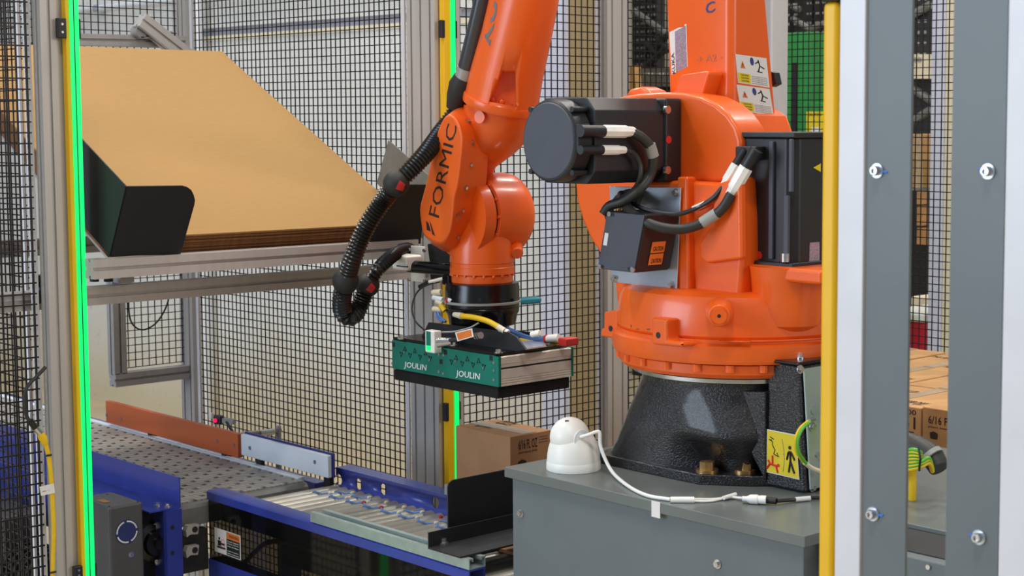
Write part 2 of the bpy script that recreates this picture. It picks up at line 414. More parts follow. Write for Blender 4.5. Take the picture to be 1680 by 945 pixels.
mb = MB(); beam(mb, (2.585, 5.09, 1.30), (2.585, 5.09, a.z + .02), .045, .045, up=(0, 1, 0)); mb.build('upright', 'alu_end', t)
mb = MB(); beam(mb, (2.565, 5.09, a.z), (2.838, 5.09, a.z), .045, .045); mb.build('cross_bar', 'alu_end', t)
t = thing('hanging_cable', 'thin black cable looping down behind the small hanging mesh panel', 'cable', (2.7, 5.14, 1.0))
MB().tube(smoothpath([pY(210, 480, 5.16), pY(214, 525, 5.16), pY(232, 541, 5.16), pY(256, 530, 5.16), pY(274, 500, 5.16), pY(278, 470, 5.16)]), .003, 6).build('cable', 'black', t)

# light curtains
def curtain(label, hx0, hx1, y, strips, brz, ears):
    t = thing('light_curtain', label, 'light curtain', (hx0, y, 0))
    MB().box((hx0, y, .05), (hx1, y + .022, 2.3)).build('housing', 'yellow', t, bevel=.002)
    for a_, b_ in strips: MB().box((a_, y - .005, .05), (b_, y - .0002, 2.3)).build('light_strip', 'ledgreen', t)
    for i in range(len(strips) - 1): MB().box((strips[i][1], y - .003, .05), (strips[i + 1][0], y - .0002, 2.3)).build('divider', 'black', t)
    for z0, z1 in brz:
        for a_, b_ in ears:
            br = MB().box((a_, y - .004, z0), (b_, y + .012, z1)).build('bracket', 'black', t, bevel=.002)
            if b_ - a_ > .014:
                for zz in (.3, .7): MB().cyl(((a_ + b_) / 2, y - .0045, z0 + (z1 - z0) * zz), ((a_ + b_) / 2, y - .0035, z0 + (z1 - z0) * zz), .003, n=8).build('screw', 'steel', br)
    return t
z1, z0 = pY(110, 30, 3.64).z, pY(110, 63, 3.64).z
curtain('tall light curtain on the left with two bright green strips', 1.744, 1.7745, 3.64, [(1.7525, 1.7600), (1.7635, 1.7735)], [(z0, z1), (pY(128, 950, 3.64).z, pY(128, 929, 3.64).z)], [(1.724, 1.744), (1.7745, 1.779)])
zb = [(pY(728, 62, 3.665).z, pY(728, 33, 3.665).z), (pY(728, 692, 3.665).z, pY(728, 662, 3.665).z)]
curtain('rear light curtain with one green strip standing behind the hose and gripper', 2.864, 2.901, 3.665, [(2.8865, 2.9005)], zb, [(2.8525, 2.8655), (2.902, 2.909)])
t = thing('light_curtain', 'plain yellow light curtain housing beside the white post on the right', 'light curtain', (1.73, 1.373, 0))
ztop = pX(1360, 3, 1.72).z
MB().box((1.718, 1.3605, .02), (1.745, 1.387, ztop)).build('housing', 'yellow', t, bevel=.008, seg=3)
MB().box((1.716, 1.3585, ztop), (1.747, 1.389, ztop + .04)).build('end_cap', 'black', t, bevel=.004)

# near right guard: white posts with grey steel plates
t = thing('guard_frame', 'blurred white and grey steel guard with silver bolts, nearest on the right', 'guard', (1.74, 1.2, 0))
MB().box((1.72, 1.3155, 0), (1.765, 1.3585, 2.4)).build('post', 'whitepost', t, bevel=.002)
MB().box((1.72, 1.03, 0), (1.765, 1.1005, 2.4)).build('post', 'whitepost', t, bevel=.002)
MB().box((1.724, 1.2445, 0), (1.729, 1.3130, 2.4)).build('plate', 'grey', t)
MB().box((1.724, 1.1035, 0), (1.729, 1.1815, 2.4)).build('plate', 'grey', t)
for x, y, s in ((1440, 280, 1), (1433, 843, 1), (1622, 281, -1), (1607, 881, -1)):
    c = pX(x, y, 1.724); mb = MB(); mb.cyl(c, c + V((-.0025, 0, 0)), .0095, n=20); b = mb.build('washer', 'zinc', t)
    b = MB().lathe(c + V((-.0025, 0, 0)), (-1, 0, 0), [(.0066, 0), (.0064, .006), (.0055, .0075), (.0034, .0076), (.0030, .0045)], 24).build('bolt', 'steel', t)
    e = pX(x + 16 * s, y - (4 if s < 0 else -3), 1.7238)
    MB().tube([c + V((-.0022, 0, 0)), e], .0016, 6).build('torque_mark', 'torque', t)

# ================================================================ PEDESTAL
ZP = .855
t = thing('robot_pedestal', 'grey steel pedestal with overhanging lid under the robot', 'pedestal', (2.65, 2.26, 0))
def lid(x0, x1, y0, y1): return [(x0, y0), (x0, y1), (x1, y1), (x1, y0)]
fp = [(2.25, 2.685), (3.1, 2.685), (3.1, 1.1), (2.46, 1.1), (2.46, 1.845), (2.25, 1.845)]
MB().prism([V((x, y, ZP - .022)) for x, y in fp], (0, 0, .022)).build('lid', 'greytop', t, bevel=.0015)
MB().box((2.262, 1.857, 0), (3.08, 2.672, ZP - .022)).build('body', 'grey', t, bevel=.002)
MB().box((2.9, 1.12, 0), (3.06, 1.857, ZP - .022)).build('rear_body', 'blackmatt', t)  # black instead of grey, the deep recess's shadow put into the colour
bolts('bolt', 'steel', t, [pX(855, 842, 2.262), pX(1178, 925, 2.262)], (-1, 0, 0), .0062, .006)
MB().box((2.2485, pX(1083, 830, 2.249).y, pX(1076, 849, 2.249).z), (2.2497, pX(1069, 830, 2.249).y, ZP + .001)).build('cable_clip', 'paper', t)
zc = pX(1335, 877, 2.30).z
t = thing('control_cabinet', 'low dark grey cabinet tucked in right of the pedestal', 'cabinet', (2.4, 1.5, 0))
MB().box((2.30, 1.0, 0), (2.545, 1.832, zc)).build('body', 'grey', t, bevel=.003)
MB().box((2.292, 1.0, zc - .006), (2.36, 1.36, zc)).build('lip', 'grey', t)
MB().box((2.325, 1.01, zc + .0003), (2.54, 1.825, zc + .002)).build('top_shade', 'blackmatt', t)  # black sheet painting the shade under the pedestal lid onto the cabinet top
c = pX(1524, 930, 2.30); mb = MB(); mb.cyl(c, c + V((-.004, 0, 0)), .0045, n=12); mb.build('screw', 'steel', t)

# ================================================================ ROLLER CONVEYOR
ZR = .60
t = thing('roller_conveyor', 'blue roller conveyor with steel rollers and dark clear side cover', 'conveyor', (2.36, 3.25, 0))
XF, XR, Y0, Y1 = 2.187, 2.545, 2.732, 3.832
mb = MB(); mb.prism([V((XF + x, Y0, ZR + z)) for x, z in ((0, .005), (0, .025), (.006, .029), (.047, .029), (.047, .025), (.004, .025), (.004, .005))], (0, Y1 - Y0, 0)); mb.build('front_rail', 'blue', t)
MB().box((XF + .042, Y0, .54), (XF + .046, Y1, ZR + .025)).build('inner_rail', 'bluedk', t)
zl = pX(345, 917, XF).z
MB().box((XF, Y0, zl - .11), (XF + .046, Y1, zl)).build('lower_rail', 'blue', t, bevel=.002)
MB().box((XF + .0012, Y0 + .03, zl), (XF + .0036, Y1 - .006, ZR + .0048)).build('clear_cover', 'tint', t)
MB().box((2.40, Y0 + .03, zl - .05), (2.41, Y1 - .03, ZR - .05)).build('inner_pan', 'blackmatt', t)
q = [pX(*p_, XF + .0008) for p_ in ((353, 904), (395.7, 919), (394.8, 879), (352.2, 864.5))]
def qi(q, a, b): return (q[0] * (1 - a) + q[1] * a) * (1 - b) + (q[3] * (1 - a) + q[2] * a) * b
def sub(q, a0, b0, a1, b1): return [qi(q, a0, b0), qi(q, a1, b0), qi(q, a1, b1), qi(q, a0, b1)]
lb = sheet(q, 'paper', t, 'warning_label')
lb2 = sheet(sub(q, .47, .03, .97, .97), 'inkblk', lb, 'text_panel', .0011)
sheet(sub(q, .48, .7, .97, .97), 'laborange', lb, 'header', .0016)
letter('WARNING', qi(q, .58, .77), qi(q, .95, .77), qi(q, .58, .9), 'inkblk', lb, .0022)
for k in range(6):
    if k != 3: letter(('Crush hazard', 'Keep hands', 'clear of rollers', '', 'Lock out power', 'before service')[k], qi(q, .51, .58 - k * .1), qi(q, .93, .58 - k * .1), qi(q, .51, .64 - k * .1), 'inkpale', lb, .0018)
mb = MB()
for a_, b_, a2, b2 in ((.13, .3, .25, .52), (.25, .36, .4, .44), (.1, .2, .42, .28)): mb.prism([p_ + V((-.0012, 0, 0)) for p_ in sub(q, a_, b_, a2, b2)], (-.0003, 0, 0))
c = qi(q, .19, .6); mb.cyl(c + V((-.0011, 0, 0)), c + V((-.0015, 0, 0)), .004, n=12); mb.build('pictogram', 'inkblk', lb)
c = qi(q, .33, .42); mb = MB(); mb.tube([c + V((-.0012, math.cos(a_) * .008, math.sin(a_) * .012)) for a_ in [k * .42 for k in range(16)]], .0006, 5); mb.build('ring', 'inkred', lb)
# rear rail with round holes
rr = MB().box((XR, 2.97, .464), (XR + .004, 3.76, .648)).build('rear_rail', 'blue', t)
cut = MB()
for x, y in ((555.5, 787), (588, 794.5), (628.5, 803), (714, 825)):
    c = pX(x, y, XR); cut.cyl(c - V((.02, 0, 0)), c + V((.03, 0, 0)), .0155, n=24)
co = cut.build('cutter', 'blue'); bo = rr.modifiers.new('holes', 'BOOLEAN'); bo.object = co; bo.solver = 'EXACT'
bpy.context.view_layer.update()
me = bpy.data.meshes.new_from_object(rr.evaluated_get(bpy.context.evaluated_depsgraph_get()))
rr.modifiers.clear(); rr.data = me; bpy.data.objects.remove(co)
MB().box((XR + .004, 2.97, .644), (XR + .05, 3.76, .648)).build('rear_flange', 'blue', t)
pitch, rad_ = .0386, .0182
m0 = None
for i in range(27):
    y = 3.752 - i * pitch
    if m0 is None: m0 = MB().cyl((XF + .048, y, ZR - rad_), (XR - .002, y, ZR - rad_), rad_, n=16).build('roller', 'roller', t)
    else: dup(m0, t, (WL[m0].x, y, WL[m0].z))
def band(i, x):
    y0, y1 = 3.752 - i * pitch, 3.752 - (i + 1) * pitch; zt_ = ZR + .0015
    MB().tube(smoothpath([(x, y0 + .012, zt_ - .006), (x, y0 + .003, zt_), (x + .004, y0 - .009, zt_ - .001), (x + .010, (y0 + y1) / 2, zt_ - .004), (x + .016, y1 + .009, zt_ - .001), (x + .02, y1 - .003, zt_), (x + .02, y1 - .012, zt_ - .006)], 4), .0026, 8).build('drive_band', 'tubeblue', t)
for i in range(1, 17):
    if i not in (6, 8, 12): band(i, 2.445 if i % 2 else 2.490)
for i in range(2, 18):
    x = 2.490 if i % 2 else 2.445; c = V((x + .022, 3.752 - i * pitch - .002, ZR + .0012))
    MB().sphere(c, .0048, 10, (1, 0, 0), 1.5).build('band_joint', 'red' if i in (6, 8, 13, 15) else 'cream', t)
def strut(name, parent, x0, y0, y1, z, w=.046, h=.045, m='galv'):
    k = .003; l = .012; d = .008
    pr = [(0, 0), (w, 0), (w, h), (w - l, h), (w - l, h - d), (w - l + k, h - d), (w - l + k, h - k), (w - k, h - k), (w - k, k), (k, k), (k, h - k), (l - k, h - k), (l - k, h - d), (l, h - d), (l, h), (0, h)]
    return MB().prism([V((x0 + a_, y0, z + b_)) for a_, b_ in pr], (0, y1 - y0, 0)).build(name, m, parent)
t2 = thing('strut_channel', 'pale galvanized channel bolted along the front rail of the roller conveyor', 'channel', (2.21, 3.04, ZR + .0295))
strut('channel', t2, XF + .001, Y0, 3.345, ZR + .0295, h=.024)
t2 = thing('strut_channel', 'short galvanized channel on the rear rail in front of the carton', 'channel', (2.57, 3.1, .6485))
strut('channel', t2, XR + .004, 3.20, 3.28, .6485, h=.026)
for y in (Y0 + .03, 3.78):
    for x in (XF + .023, XR + .022): MB().box((x - .02, y - .02, 0), (x + .02, y + .02, zl - .02)).build('leg', 'blue', t)
MB().tube(smoothpath([pX(400, 925, 2.28), pX(421, 903, 2.28), pX(440, 890, 2.28), pX(470, 889, 2.28), pX(505, 900, 2.28), pX(545, 917, 2.28), pX(600, 938, 2.28), pX(640, 955, 2.28)]), .007, 8).build('inner_cable', 'yellowc', t)
for y0_, y1_, zz in ((2.97, 3.06, .51), (3.30, 3.38, .49)): MB().box((2.30, y0_, zl - .04), (2.34, y1_, zz)).build('control_module', 'gear', t, bevel=.003)

# black stop plates
t = thing('box_stop', 'black angle plates forming the end stop of the roller conveyor', 'plate', (2.5, 3.12, ZR + .012))
zf_ = ZR + .0295 + .0245
YA = pZ(703.5, 901, zf_).y; YS = YA + .03; xr = 2.62
q = [pY(735.5, 866, YS), pY(741, 788, YS)]; zt = q[1].z
pl = [V((q[0].x, YS, ZR + .002)), V((q[0].x, YS, zt - .014)), V((q[0].x + .004, YS, zt - .005)), V((q[0].x + .014, YS, zt)), V((xr, YS, zt)), V((xr, YS, ZR + .002))]
MB().prism(pl, (0, .004, 0)).build('stop_plate', 'blackmatt', t)
a, b = pY(703.5, 874, YA), pY(703.5, 901, YA)
MB().prism([V((a.x, YA, b.z)), V((a.x, YA, a.z)), V((xr, YA, a.z)), V((xr, YA, b.z))], (0, .004, 0)).build('angle_upright', 'blackmatt', t)
MB().box((a.x, pZ(790, 908, b.z).y, b.z), (xr, YA, b.z + .004)).build('angle_foot', 'blackmatt', t)
c = pZ(727, 892, b.z + .004); mb = MB(); bolt(mb, c, (0, 0, 1), .008, .010); mb.build('bolt', 'steel', t)
t = thing('cardboard_flap', 'scrap of brown cardboard on the rollers beside the grey pedestal', 'cardboard', (2.45, 2.88, ZR))
c = pZ(833, 905, ZR + .001)
MB().box((c.x - .012, c.y - .05, ZR + .0005), (c.x + .15, c.y + .03, ZR + .008)).build('flap', 'box', t)

# ================================================================ BELT CONVEYOR
t = belt = thing('belt_conveyor', 'blue framed conveyor with perforated grey plastic belt', 'conveyor', (2.3, 5.0, 0))
ys = 3.86; bp = .0288; XB0, XB1 = 2.088, 2.505; YE = 6.9
def slat_mb(y, off):
    mb = MB(); n = 29; cw = (XB1 - XB0) / n; z = ZR
    for i in range(n):
        x = XB0 + i * cw; hole = (i + off) % 5 == 0
        a_, b_ = (y + .0011, y + bp - .0011) if not hole else (y + .0175, y + bp - .0011)
        mb.box((x + .0007, a_, z - .009), (x + cw - .0007, b_, z))
        if not hole: mb.box((x + .0007, y - .0006, z - .007), (x + .0062, y + .002, z - .0007))
    return mb
sl = [None, None]
for k in range(int((YE - ys) / bp)):
    y = ys + k * bp; j = k % 2
    if sl[j] is None: sl[j] = slat_mb(y, j * 2).build('belt_slat', 'beltgrey', t); sy = WL[sl[j]].y - y
    else: dup(sl[j], t, (WL[sl[j]].x, y + sy, WL[sl[j]].z))
MB().box((XB0, ys, ZR - .018), (XB1, YE, ZR - .0092)).build('slide_bed', 'beltdark', t)
mb = MB(); yn = ys - .001
mb.prism([V((XB0 + .002, y_, z_)) for y_, z_ in ((yn, ZR - .003), (yn - .012, ZR - .005), (yn - .02, ZR - .014), (yn - .022, ZR - .06), (yn - .018, ZR - .06), (yn - .016, ZR - .016), (yn, ZR - .008))], (XB1 - XB0, 0, 0)); mb.build('nose_plate', 'rackgrey', t)
MB().box((2.506, 3.89, ZR - .014), (2.528, YE, ZR + .004)).build('wear_strip', 'uhmw', t, bevel=.003)
MB().box((2.529, 3.84, ZR - .12), (2.57, YE, ZR - .008)).build('side_rail', 'blue', t, bevel=.002)
MB().box((2.046, 3.846, ZR - .16), (2.084, YE, ZR + .005)).build('side_rail', 'blue', t, bevel=.002)
q = pX(291.9, 784.2, 2.08)
MB().box((2.0845, 3.79, ZR + .006), (2.0878, YE, q.z)).build('side_guard', 'blue', t)
MB().box((2.00, 3.79, ZR + .0055), (2.0845, YE, ZR + .009)).build('side_guard_foot', 'blue', t)
for x, y in ((259, 829), (275, 831)):
    c = pZ(x, y, ZR + .009); mb = MB(); bolt(mb, c, (0, 0, 1), .007, .006); mb.build('bolt', 'steel', t)
a, b = pY(272, 840, 3.786), pY(297, 840, 3.786)
ep = MB().box((a.x, 3.782, .15), (b.x, 3.789, ZR + .005)).build('end_plate', 'blue', t)
for y in (865, 907):
    c = pY(283, y, 3.782); MB().cyl(c, c + V((0, -.001, 0)), .0055, n=12).build('hole', 'inkblk', ep)
MB().box((a.x - .005, 3.789, .15), (a.x, 3.93, ZR + .005)).build('end_plate', 'bluedk', t)
mb = MB(); mb.box((2.0, 3.84, .2), (2.045, 3.845, ZR + .004)); mb.build('bearing_plate', 'blackgloss', t)
c = pY(250, 888, 3.84); br = MB().lathe(c, (0, -1, 0), [(.05, 0), (.05, .012), (.036, .02), (.032, .03), (.014, .031), (.014, .045)], 28).build('bearing', 'blackgloss', t)
for x, y in ((257, 863), (259, 921)):
    c = pY(x, y, 3.828); mb = MB(); bolt(mb, c, (0, -1, 0), .007, .006); mb.build('bolt', 'steel', br)
for y in (871, 905):
    c = pY(317, y, 3.80); bk = MB(); h = .0145
    bk.prism([c + V((-.018, 0, -h)), c + V((-.008, 0, -h * .6)), c + V((.014, 0, -h * .8)), c + V((.018, 0, h)), c + V((-.014, 0, h * 1.1)), c + V((-.021, 0, h * .2))], (0, .02, 0))
    bo_ = bk.build('belt_module', 'beltgrey', t, bevel=.001)
    MB().cyl(c + V((.005, -.0012, .003)), c + V((.005, .004, .003)), .0082, n=16).build('pin_hole', 'inkblk', bo_)
MB().box((2.10, 3.822, .42), (2.182, 3.85, ZR - .07)).build('return_belt', 'beltdark', t)
for y in (4.0, 6.7):
    for x in (2.066, 2.55): MB().box((x - .02, y - .02, 0), (x + .02, y + .02, ZR - .125)).build('leg', 'blue', t)
# gear motor
g0 = pY(178, 833, 3.794)
t2 = thing('gear_motor', 'dark grey gearbox with a round blue label beside the near light curtain', 'motor', (1.96, 3.87, .2))
gx0, gx1 = g0.x, pY(235, 840, 3.794).x
MB().box((gx0, 3.794, .20), (gx1, 3.96, g0.z)).build('gearbox', 'gear', t2, bevel=.007, seg=3)
q = pY(208, 872.5, 3.794)
dsk = MB().cyl(q + V((0, -.0003, 0)), q + V((0, -.0012, 0)), .031, n=40).build('round_label', 'navy', t2)
mb = MB()
for k in range(46):
    if k % 12 in (0, 1): continue
    a_ = k / 46 * 2 * math.pi; d = V((math.cos(a_), 0, math.sin(a_))); e = V((-math.sin(a_), 0, math.cos(a_)))
    mb.obox(q + d * .0268 + V((0, -.0014, 0)), d * .0019, e * .0015, V((0, .0002, 0)))
mb.build('lettering', 'inkpale', dsk)
c = pY(215, 910, 3.794); mb = MB(); bolt(mb, c, (0, -1, 0), .005, .004); mb.build('bolt', 'steel', t2)
c = pZ(172, 822, g0.z); sheet([c + V(p_) for p_ in ((-.012, -.02, 0), (.006, -.02, 0), (.006, .02, 0), (-.012, .02, 0))], 'card', t2, 'label')
for x, y in ((176, 811), (226, 823), (179, 830.5)): c = pZ(x, y, g0.z); MB().cyl(c, c + V((0, 0, .0008)), .0028, n=10).build('screw', 'inkblk', t2)
MB().cyl((gx1, 3.9, .43), (2.04, 3.9, .43), .022, n=20).build('shaft_hub', 'blackgloss', t2)
MB().cyl((gx0 + .04, 3.9, .0), (gx0 + .04, 3.9, .2), .05, n=28).build('motor_can', 'black', t2)
# side guards over the belt
t2 = thing('guide_rail', 'orange brown guide rail standing along the far side of the belt', 'guide rail', (2.5, 4.6, ZR))
XG = 2.5
ga, gb, gc = pX(174, 698, XG), pX(390.6, 751.5, XG), pX(390.1, 712.4, XG)
MB().box((XG, gb.y, gb.z), (XG + .017, ga.y, gc.z)).build('face', 'guard', t2, bevel=.002)
for x, y in ((198.5, 687), (356, 724), (384, 730.5), (175, 681)): c = pX(x, y, XG); MB().cyl(c, c + V((-.001, 0, 0)), .006, n=14).build('screw', 'inkgrey', t2)
for y in (4.3, 4.75): MB().box((XG + .0175, y, ZR - .0075), (XG + .04, y + .02, gc.z - .02)).build('bracket', 'black', t2)
t2 = thing('guide_rail', 'white plastic guide rail with two dark screws beside the belt', 'guide rail', (2.51, 4.0, ZR))
XW = 2.505
w0, w1, w2 = pX(395.5, 752, XW), pX(538, 785, XW), pX(395.5, 712, XW)
MB().box((XW, w1.y, w1.z), (XW + .014, w0.y, w2.z)).build('face', 'uhmw', t2, bevel=.003)
for y in (w1.y + .02, w0.y - .08): MB().box((XW + .0195, y, ZR - .0075), (XW + .03, y + .03, w1.z + .02)).build('bracket', 'black', t2)
MB().box((XW + .0145, w1.y - .007, w1.z), (XW + .019, w0.y, w2.z + .005)).build('back_plate', 'bluedk', t2)
for x, y in ((410, 735), (516.5, 758)): c = pX(x, y, XW); MB().cyl(c, c + V((-.001, 0, 0)), .006, n=14).build('screw', 'inkgrey', t2)
# photo eye and rod clamp
XE = 2.56
t2 = thing('photo_eye', 'small grey photo-eye sensor with a glowing red lens above the orange rail', 'sensor', pX(370, 700, XE))
c = pX(358, 689, XE); ax = V((.5, -.8, -.05)).normalized(); s_ = V((.8, .5, 0)).normalized()
MB().obox(c + s_ * .004, ax * .013, s_ * .012, V((0, 0, .013))).build('housing', 'rubber', t2, bevel=.003)
MB().obox(c + ax * .036, ax * .02, s_ * .008, V((0, 0, .008))).build('barrel', 'sleeve', t2, bevel=.002)
l0 = c - s_ * .010 - ax * .004; MB().cyl(l0, l0 - s_ * .004, .0065, n=16).build('lens', 'ledred', t2)
MB().obox(pX(346, 682, XE), V((.005, .003, 0)), V((-.003, .005, 0)), V((0, 0, .009))).build('cap', 'white', t2, bevel=.002)
MB().tube([pX(372, 693, XE), pX(384, 712, XE - .02)], .0045, 8).build('bracket', 'blackmatt', t2)
t2 = thing('rod_clamp', 'grey rod and clamp behind the top of the white guide rail', 'clamp', pX(440, 712, 2.6))
MB().cyl(pX(398, 712, 2.526), pX(460, 706, 2.68), .007, n=12).build('rod', 'alu_end', t2)
MB().cyl(pX(425, 711, 2.59), pX(448, 708, 2.65), .010, n=12).build('clamp', 'steel', t2)
c = pX(457, 706, 2.67); MB().cyl(V((c.x, c.y, 0)), V((c.x, c.y, c.z + .014)), .008, n=12).build('upright', 'alu_end', t2)

# carton on the far side
XC = 2.66
n_, l_ = pX(837, 717, XC), pX(747.6, 703, XC); rgt = pY(903.8, 705.5, n_.y)
t = thing('carton', 'brown sealed carton behind the grey pedestal and below the gripper', 'box', (2.75, 3.2, n_.z - .3))
zt = n_.z; zb_ = pX(748, 812, XC).z
def carton(t, lo, hi, m, tape=True):
    b = MB().box(lo, hi).build('body', m, t, bevel=.002)
    if tape:
        ym = (lo[1] + hi[1]) / 2
        MB().box((lo[0] + .01, ym - .02, hi[2] + .0001), (hi[0] - .01, ym + .02, hi[2] + .0012)).build('tape', 'tape', t)
    return b
lo, hi = V((XC, n_.y, zb_)), V((rgt.x, l_.y, zt))
carton(t, lo, hi, 'box', False)
MB().box(((lo.x + hi.x) / 2 - .022, lo.y + .004, zt + .0001), ((lo.x + hi.x) / 2 + .022, hi.y - .004, zt + .0012)).build('tape', 'tape', t)
W = hi.x - lo.x
yF = lo.y
letter('6/16 FL OZ', V((lo.x + W * .2, yF, zt - .038)), V((lo.x + W * .66, yF, zt - .038)), V((lo.x + W * .2, yF, zt - .013)), 'ink', t)
for k in range(3): letter('do not freeze keep dry', V((lo.x + W * .7, yF, zt - .016 - k * .007)), V((lo.x + W * .92, yF, zt - .016 - k * .007)), V((lo.x + W * .7, yF, zt - .011 - k * .007)), 'ink', t)
letter('plant based drink', V((lo.x + W * .2, yF, zt - .05)), V((lo.x + W * .66, yF, zt - .05)), V((lo.x + W * .2, yF, zt - .042)), 'ink', t)
mb = MB()
c = V((lo.x + W * .28, yF - .001, zt - .075)); mb.prism([c + V(p_) for p_ in ((-.012, 0, -.01), (.012, 0, -.01), (.014, 0, .006), (0, 0, .012), (-.014, 0, .006))], (0, -.0003, 0))
c = V((lo.x + W * .28, yF - .001, zt - .105)); mb.prism([c + V(p_) for p_ in ((-.008, 0, -.008), (.008, 0, -.008), (0, 0, .01))], (0, -.0003, 0))
mb.build('handling_symbol', 'ink', t)
letter('LOT 17:42', V((XC, hi.y - .01, zb_ + .02)), V((XC, hi.y - .13, zb_ + .02)), V((XC, hi.y - .01, zb_ + .034)), 'ink', t)
letter('THIS SIDE UP', V((lo.x + .03, hi.y - .1, zt)), V((lo.x + .14, hi.y - .1, zt)), V((lo.x + .03, hi.y - .04, zt)), 'ink', t)
t = thing('pallet', 'wooden pallet carrying the cartons behind the roller conveyor', 'pallet', (2.75, 3.3, 0))
for k in range(5): MB().box((2.62, 2.86 + k * .155, .11), (3.1, 2.96 + k * .155, .13)).build('board', 'wood', t)
for k in range(3): MB().box((2.62 + k * .2, 2.86, 0), (2.70 + k * .2, 3.58, .1098)).build('runner', 'wood', t)
hz = (zb_ - .1302) / 2
for k in range(2):
    t = thing('carton', ('bottom brown carton on the wooden pallet behind the roller conveyor', 'middle brown carton directly under the sealed carton behind the pedestal')[k], 'box', (2.75, 3.2, .1302 + k * hz), 'cartons under the visible one')
    carton(t, (lo.x, lo.y, .1302 + k * hz), (hi.x, hi.y, .13 + (k + 1) * hz), 'box', False)

# ================================================================ SHEET MAGAZINE
A0 = pY(450, 377, 3.62); A1 = pY(250, 80, 4.607)
sdir = (V((0, A1.y - A0.y, A1.z - A0.z))).normalized(); ndir = V((0, -sdir.z, sdir.y))
def on(x, y):           # sight line meets the plane of the top sheet
    d = ray(x, y); k = (V((0, A0.y, A0.z)) - EYE).dot(ndir) / d.dot(ndir); return EYE + d * k
t = thing('sheet_magazine', 'tilted aluminium magazine frame with black corner plates holding cardboard sheets', 'rack', (2.3, 3.9, 1.2))
XL, XRR = 1.835, on(622, 300).x
f0 = pY(200, 438, 3.60).z
mb = MB(); beam(mb, (1.765, 3.60, f0), (2.70, 3.60, f0), .046, .046); mb.build('front_rail', 'alu', t)
l0 = pY(200, 481, 3.76).z
mb = MB(); beam(mb, (1.25, 3.76, l0), (2.848, 3.76, l0), .044, .044); mb.build('lower_rail', 'alu', t)
mb = MB(); beam(mb, (1.745, 4.3, pY(30, 407, 4.3).z), (2.84, 4.3, pY(30, 407, 4.3).z), .044, .044); mb.build('cross_rail', 'alu', t)
for x in (1.90, 2.72):
    mb = MB(); a = V((x, A0.y, A0.z)) + sdir * .05 - ndir * (13 * .0046 + .0235); beam(mb, a, a + sdir * 1.05, .044, .044, up=ndir); mb.build('slope_rail', 'alu', t)
MB().prism([pY(x, y, 3.73) for x, y in ((198, 465), (217, 465), (222, 448), (197, 448))], (0, .04, 0)).build('foot_bracket', 'alu_end', t)
for x in (155, 178): c = pY(x, 462, 3.74); MB().cyl(c, c + V((0, 0, .008)), .011, n=12).build('bolt', 'blackmatt', t)
c = pY(185, 455, 3.80); MB().obox(c, V((.008, 0, 0)), V((0, .01, 0)), V((0, 0, .02))).build('corner_bracket', 'zinc', t, bevel=.002)
Yb = 4.78
a, b = pY(229, 33, Yb), pY(330, 112, Yb)
mb = MB(); beam(mb, a, b, .046, .046, up=(0, 1, 0)); mb.build('back_rest', 'alu', t)
a, b = pY(120, 65, Yb + .05), pY(300, 69, Yb + .05)
mb = MB(); beam(mb, a, b, .05, .036); mb.build('back_rail', 'alu_end', t)
c = pY(228, 52, Yb + .02); mb = MB(); mb.cyl(c - V((0, .02, 0)), c + V((0, .02, 0)), .02, n=18); mb.box((c.x - .004, c.y - .02, c.z - .022), (c.x + .035, c.y + .02, c.z - .016)); mb.build('pivot_bracket', 'alu_end', t)
# black corner plates
def pn(x, y, Yp, zz):   # plane of the front stop: spanned by X and the sheet normal
    d = ray(x, y); k = (V((0, Yp, zz)) - EYE).dot(sdir) / d.dot(sdir); return EYE + d * k
zb0 = f0 + .024
def stop(pts, name):
    return MB().prism([pn(x, y, 3.588, zb0) for x, y in pts], sdir * .003).build(name, 'blackmatt', t)
stop([(180, 420), (207, 306), (299, 305), (307, 307), (314, 312), (318, 320), (320, 328), (319, 336), (296, 418)], 'corner_plate')
stop([(604, 404), (628, 322), (633, 311), (640, 306), (648, 303), (699, 303), (690, 400)], 'corner_plate')
pa, pb = pn(180, 420, 3.588, zb0), pn(207, 306, 3.588, zb0)
MB().prism([pa, pb, pb + sdir * .30, pa + sdir * .30], (.003, 0, 0)).build('side_plate', 'blackmatt', t)
x = pn(690, 400, 3.588, zb0).x; pa, pb = V((x, 3.588, zb0)), pn(694, 303, 3.588, zb0); pb.x = x
pc = pX(637, 230, x); pd = pX(618, 300, x)
MB().prism([pa, pb, pc, pd], (.003, 0, 0)).build('side_plate', 'rackgrey', t)
# the sheets, each its own
cTR, cTR2 = on(365, 84), on(396, 100)
outl = [V((XL + .006, A0.y, A0.z)), V((x - .004, A0.y, A0.z)), V((x - .004, cTR2.y, cTR2.z)), V((cTR.x, cTR.y, cTR.z)), V((XL + .006, cTR.y, cTR.z))]
th = .0046
for k in range(13):
    off = ndir * (-th * (k + 1)) + (sdir * (random.uniform(-.002, .004) + .003) if k else V((0, 0, 0)))
    o = MB().prism([p_ + off for p_ in outl], ndir * (th * .86)).build('cardboard_sheet', 'card' if k == 0 else 'cardedge')
    if k == 0: tag(o, 'large tan cardboard sheet on top of the tilted stack', 'cardboard')
    else: tag(o, '%s cardboard sheet from the top of the tilted stack, showing only its brown edge' % ('second', 'third', 'fourth', 'fifth', 'sixth', 'seventh', 'eighth', 'ninth', 'tenth', 'eleventh', 'twelfth', 'bottom')[k - 1], 'cardboard', 'stacked cardboard sheets below the top one')

def cutmesh(o, mb):
    co = mb.build('cutter', 'orange'); md = o.modifiers.new('cut', 'BOOLEAN'); md.object = co; md.solver = 'EXACT'
    bpy.context.view_layer.update()
    me = bpy.data.meshes.new_from_object(o.evaluated_get(bpy.context.evaluated_depsgraph_get())); o.modifiers.clear(); o.data = me
    bpy.data.objects.remove(co)
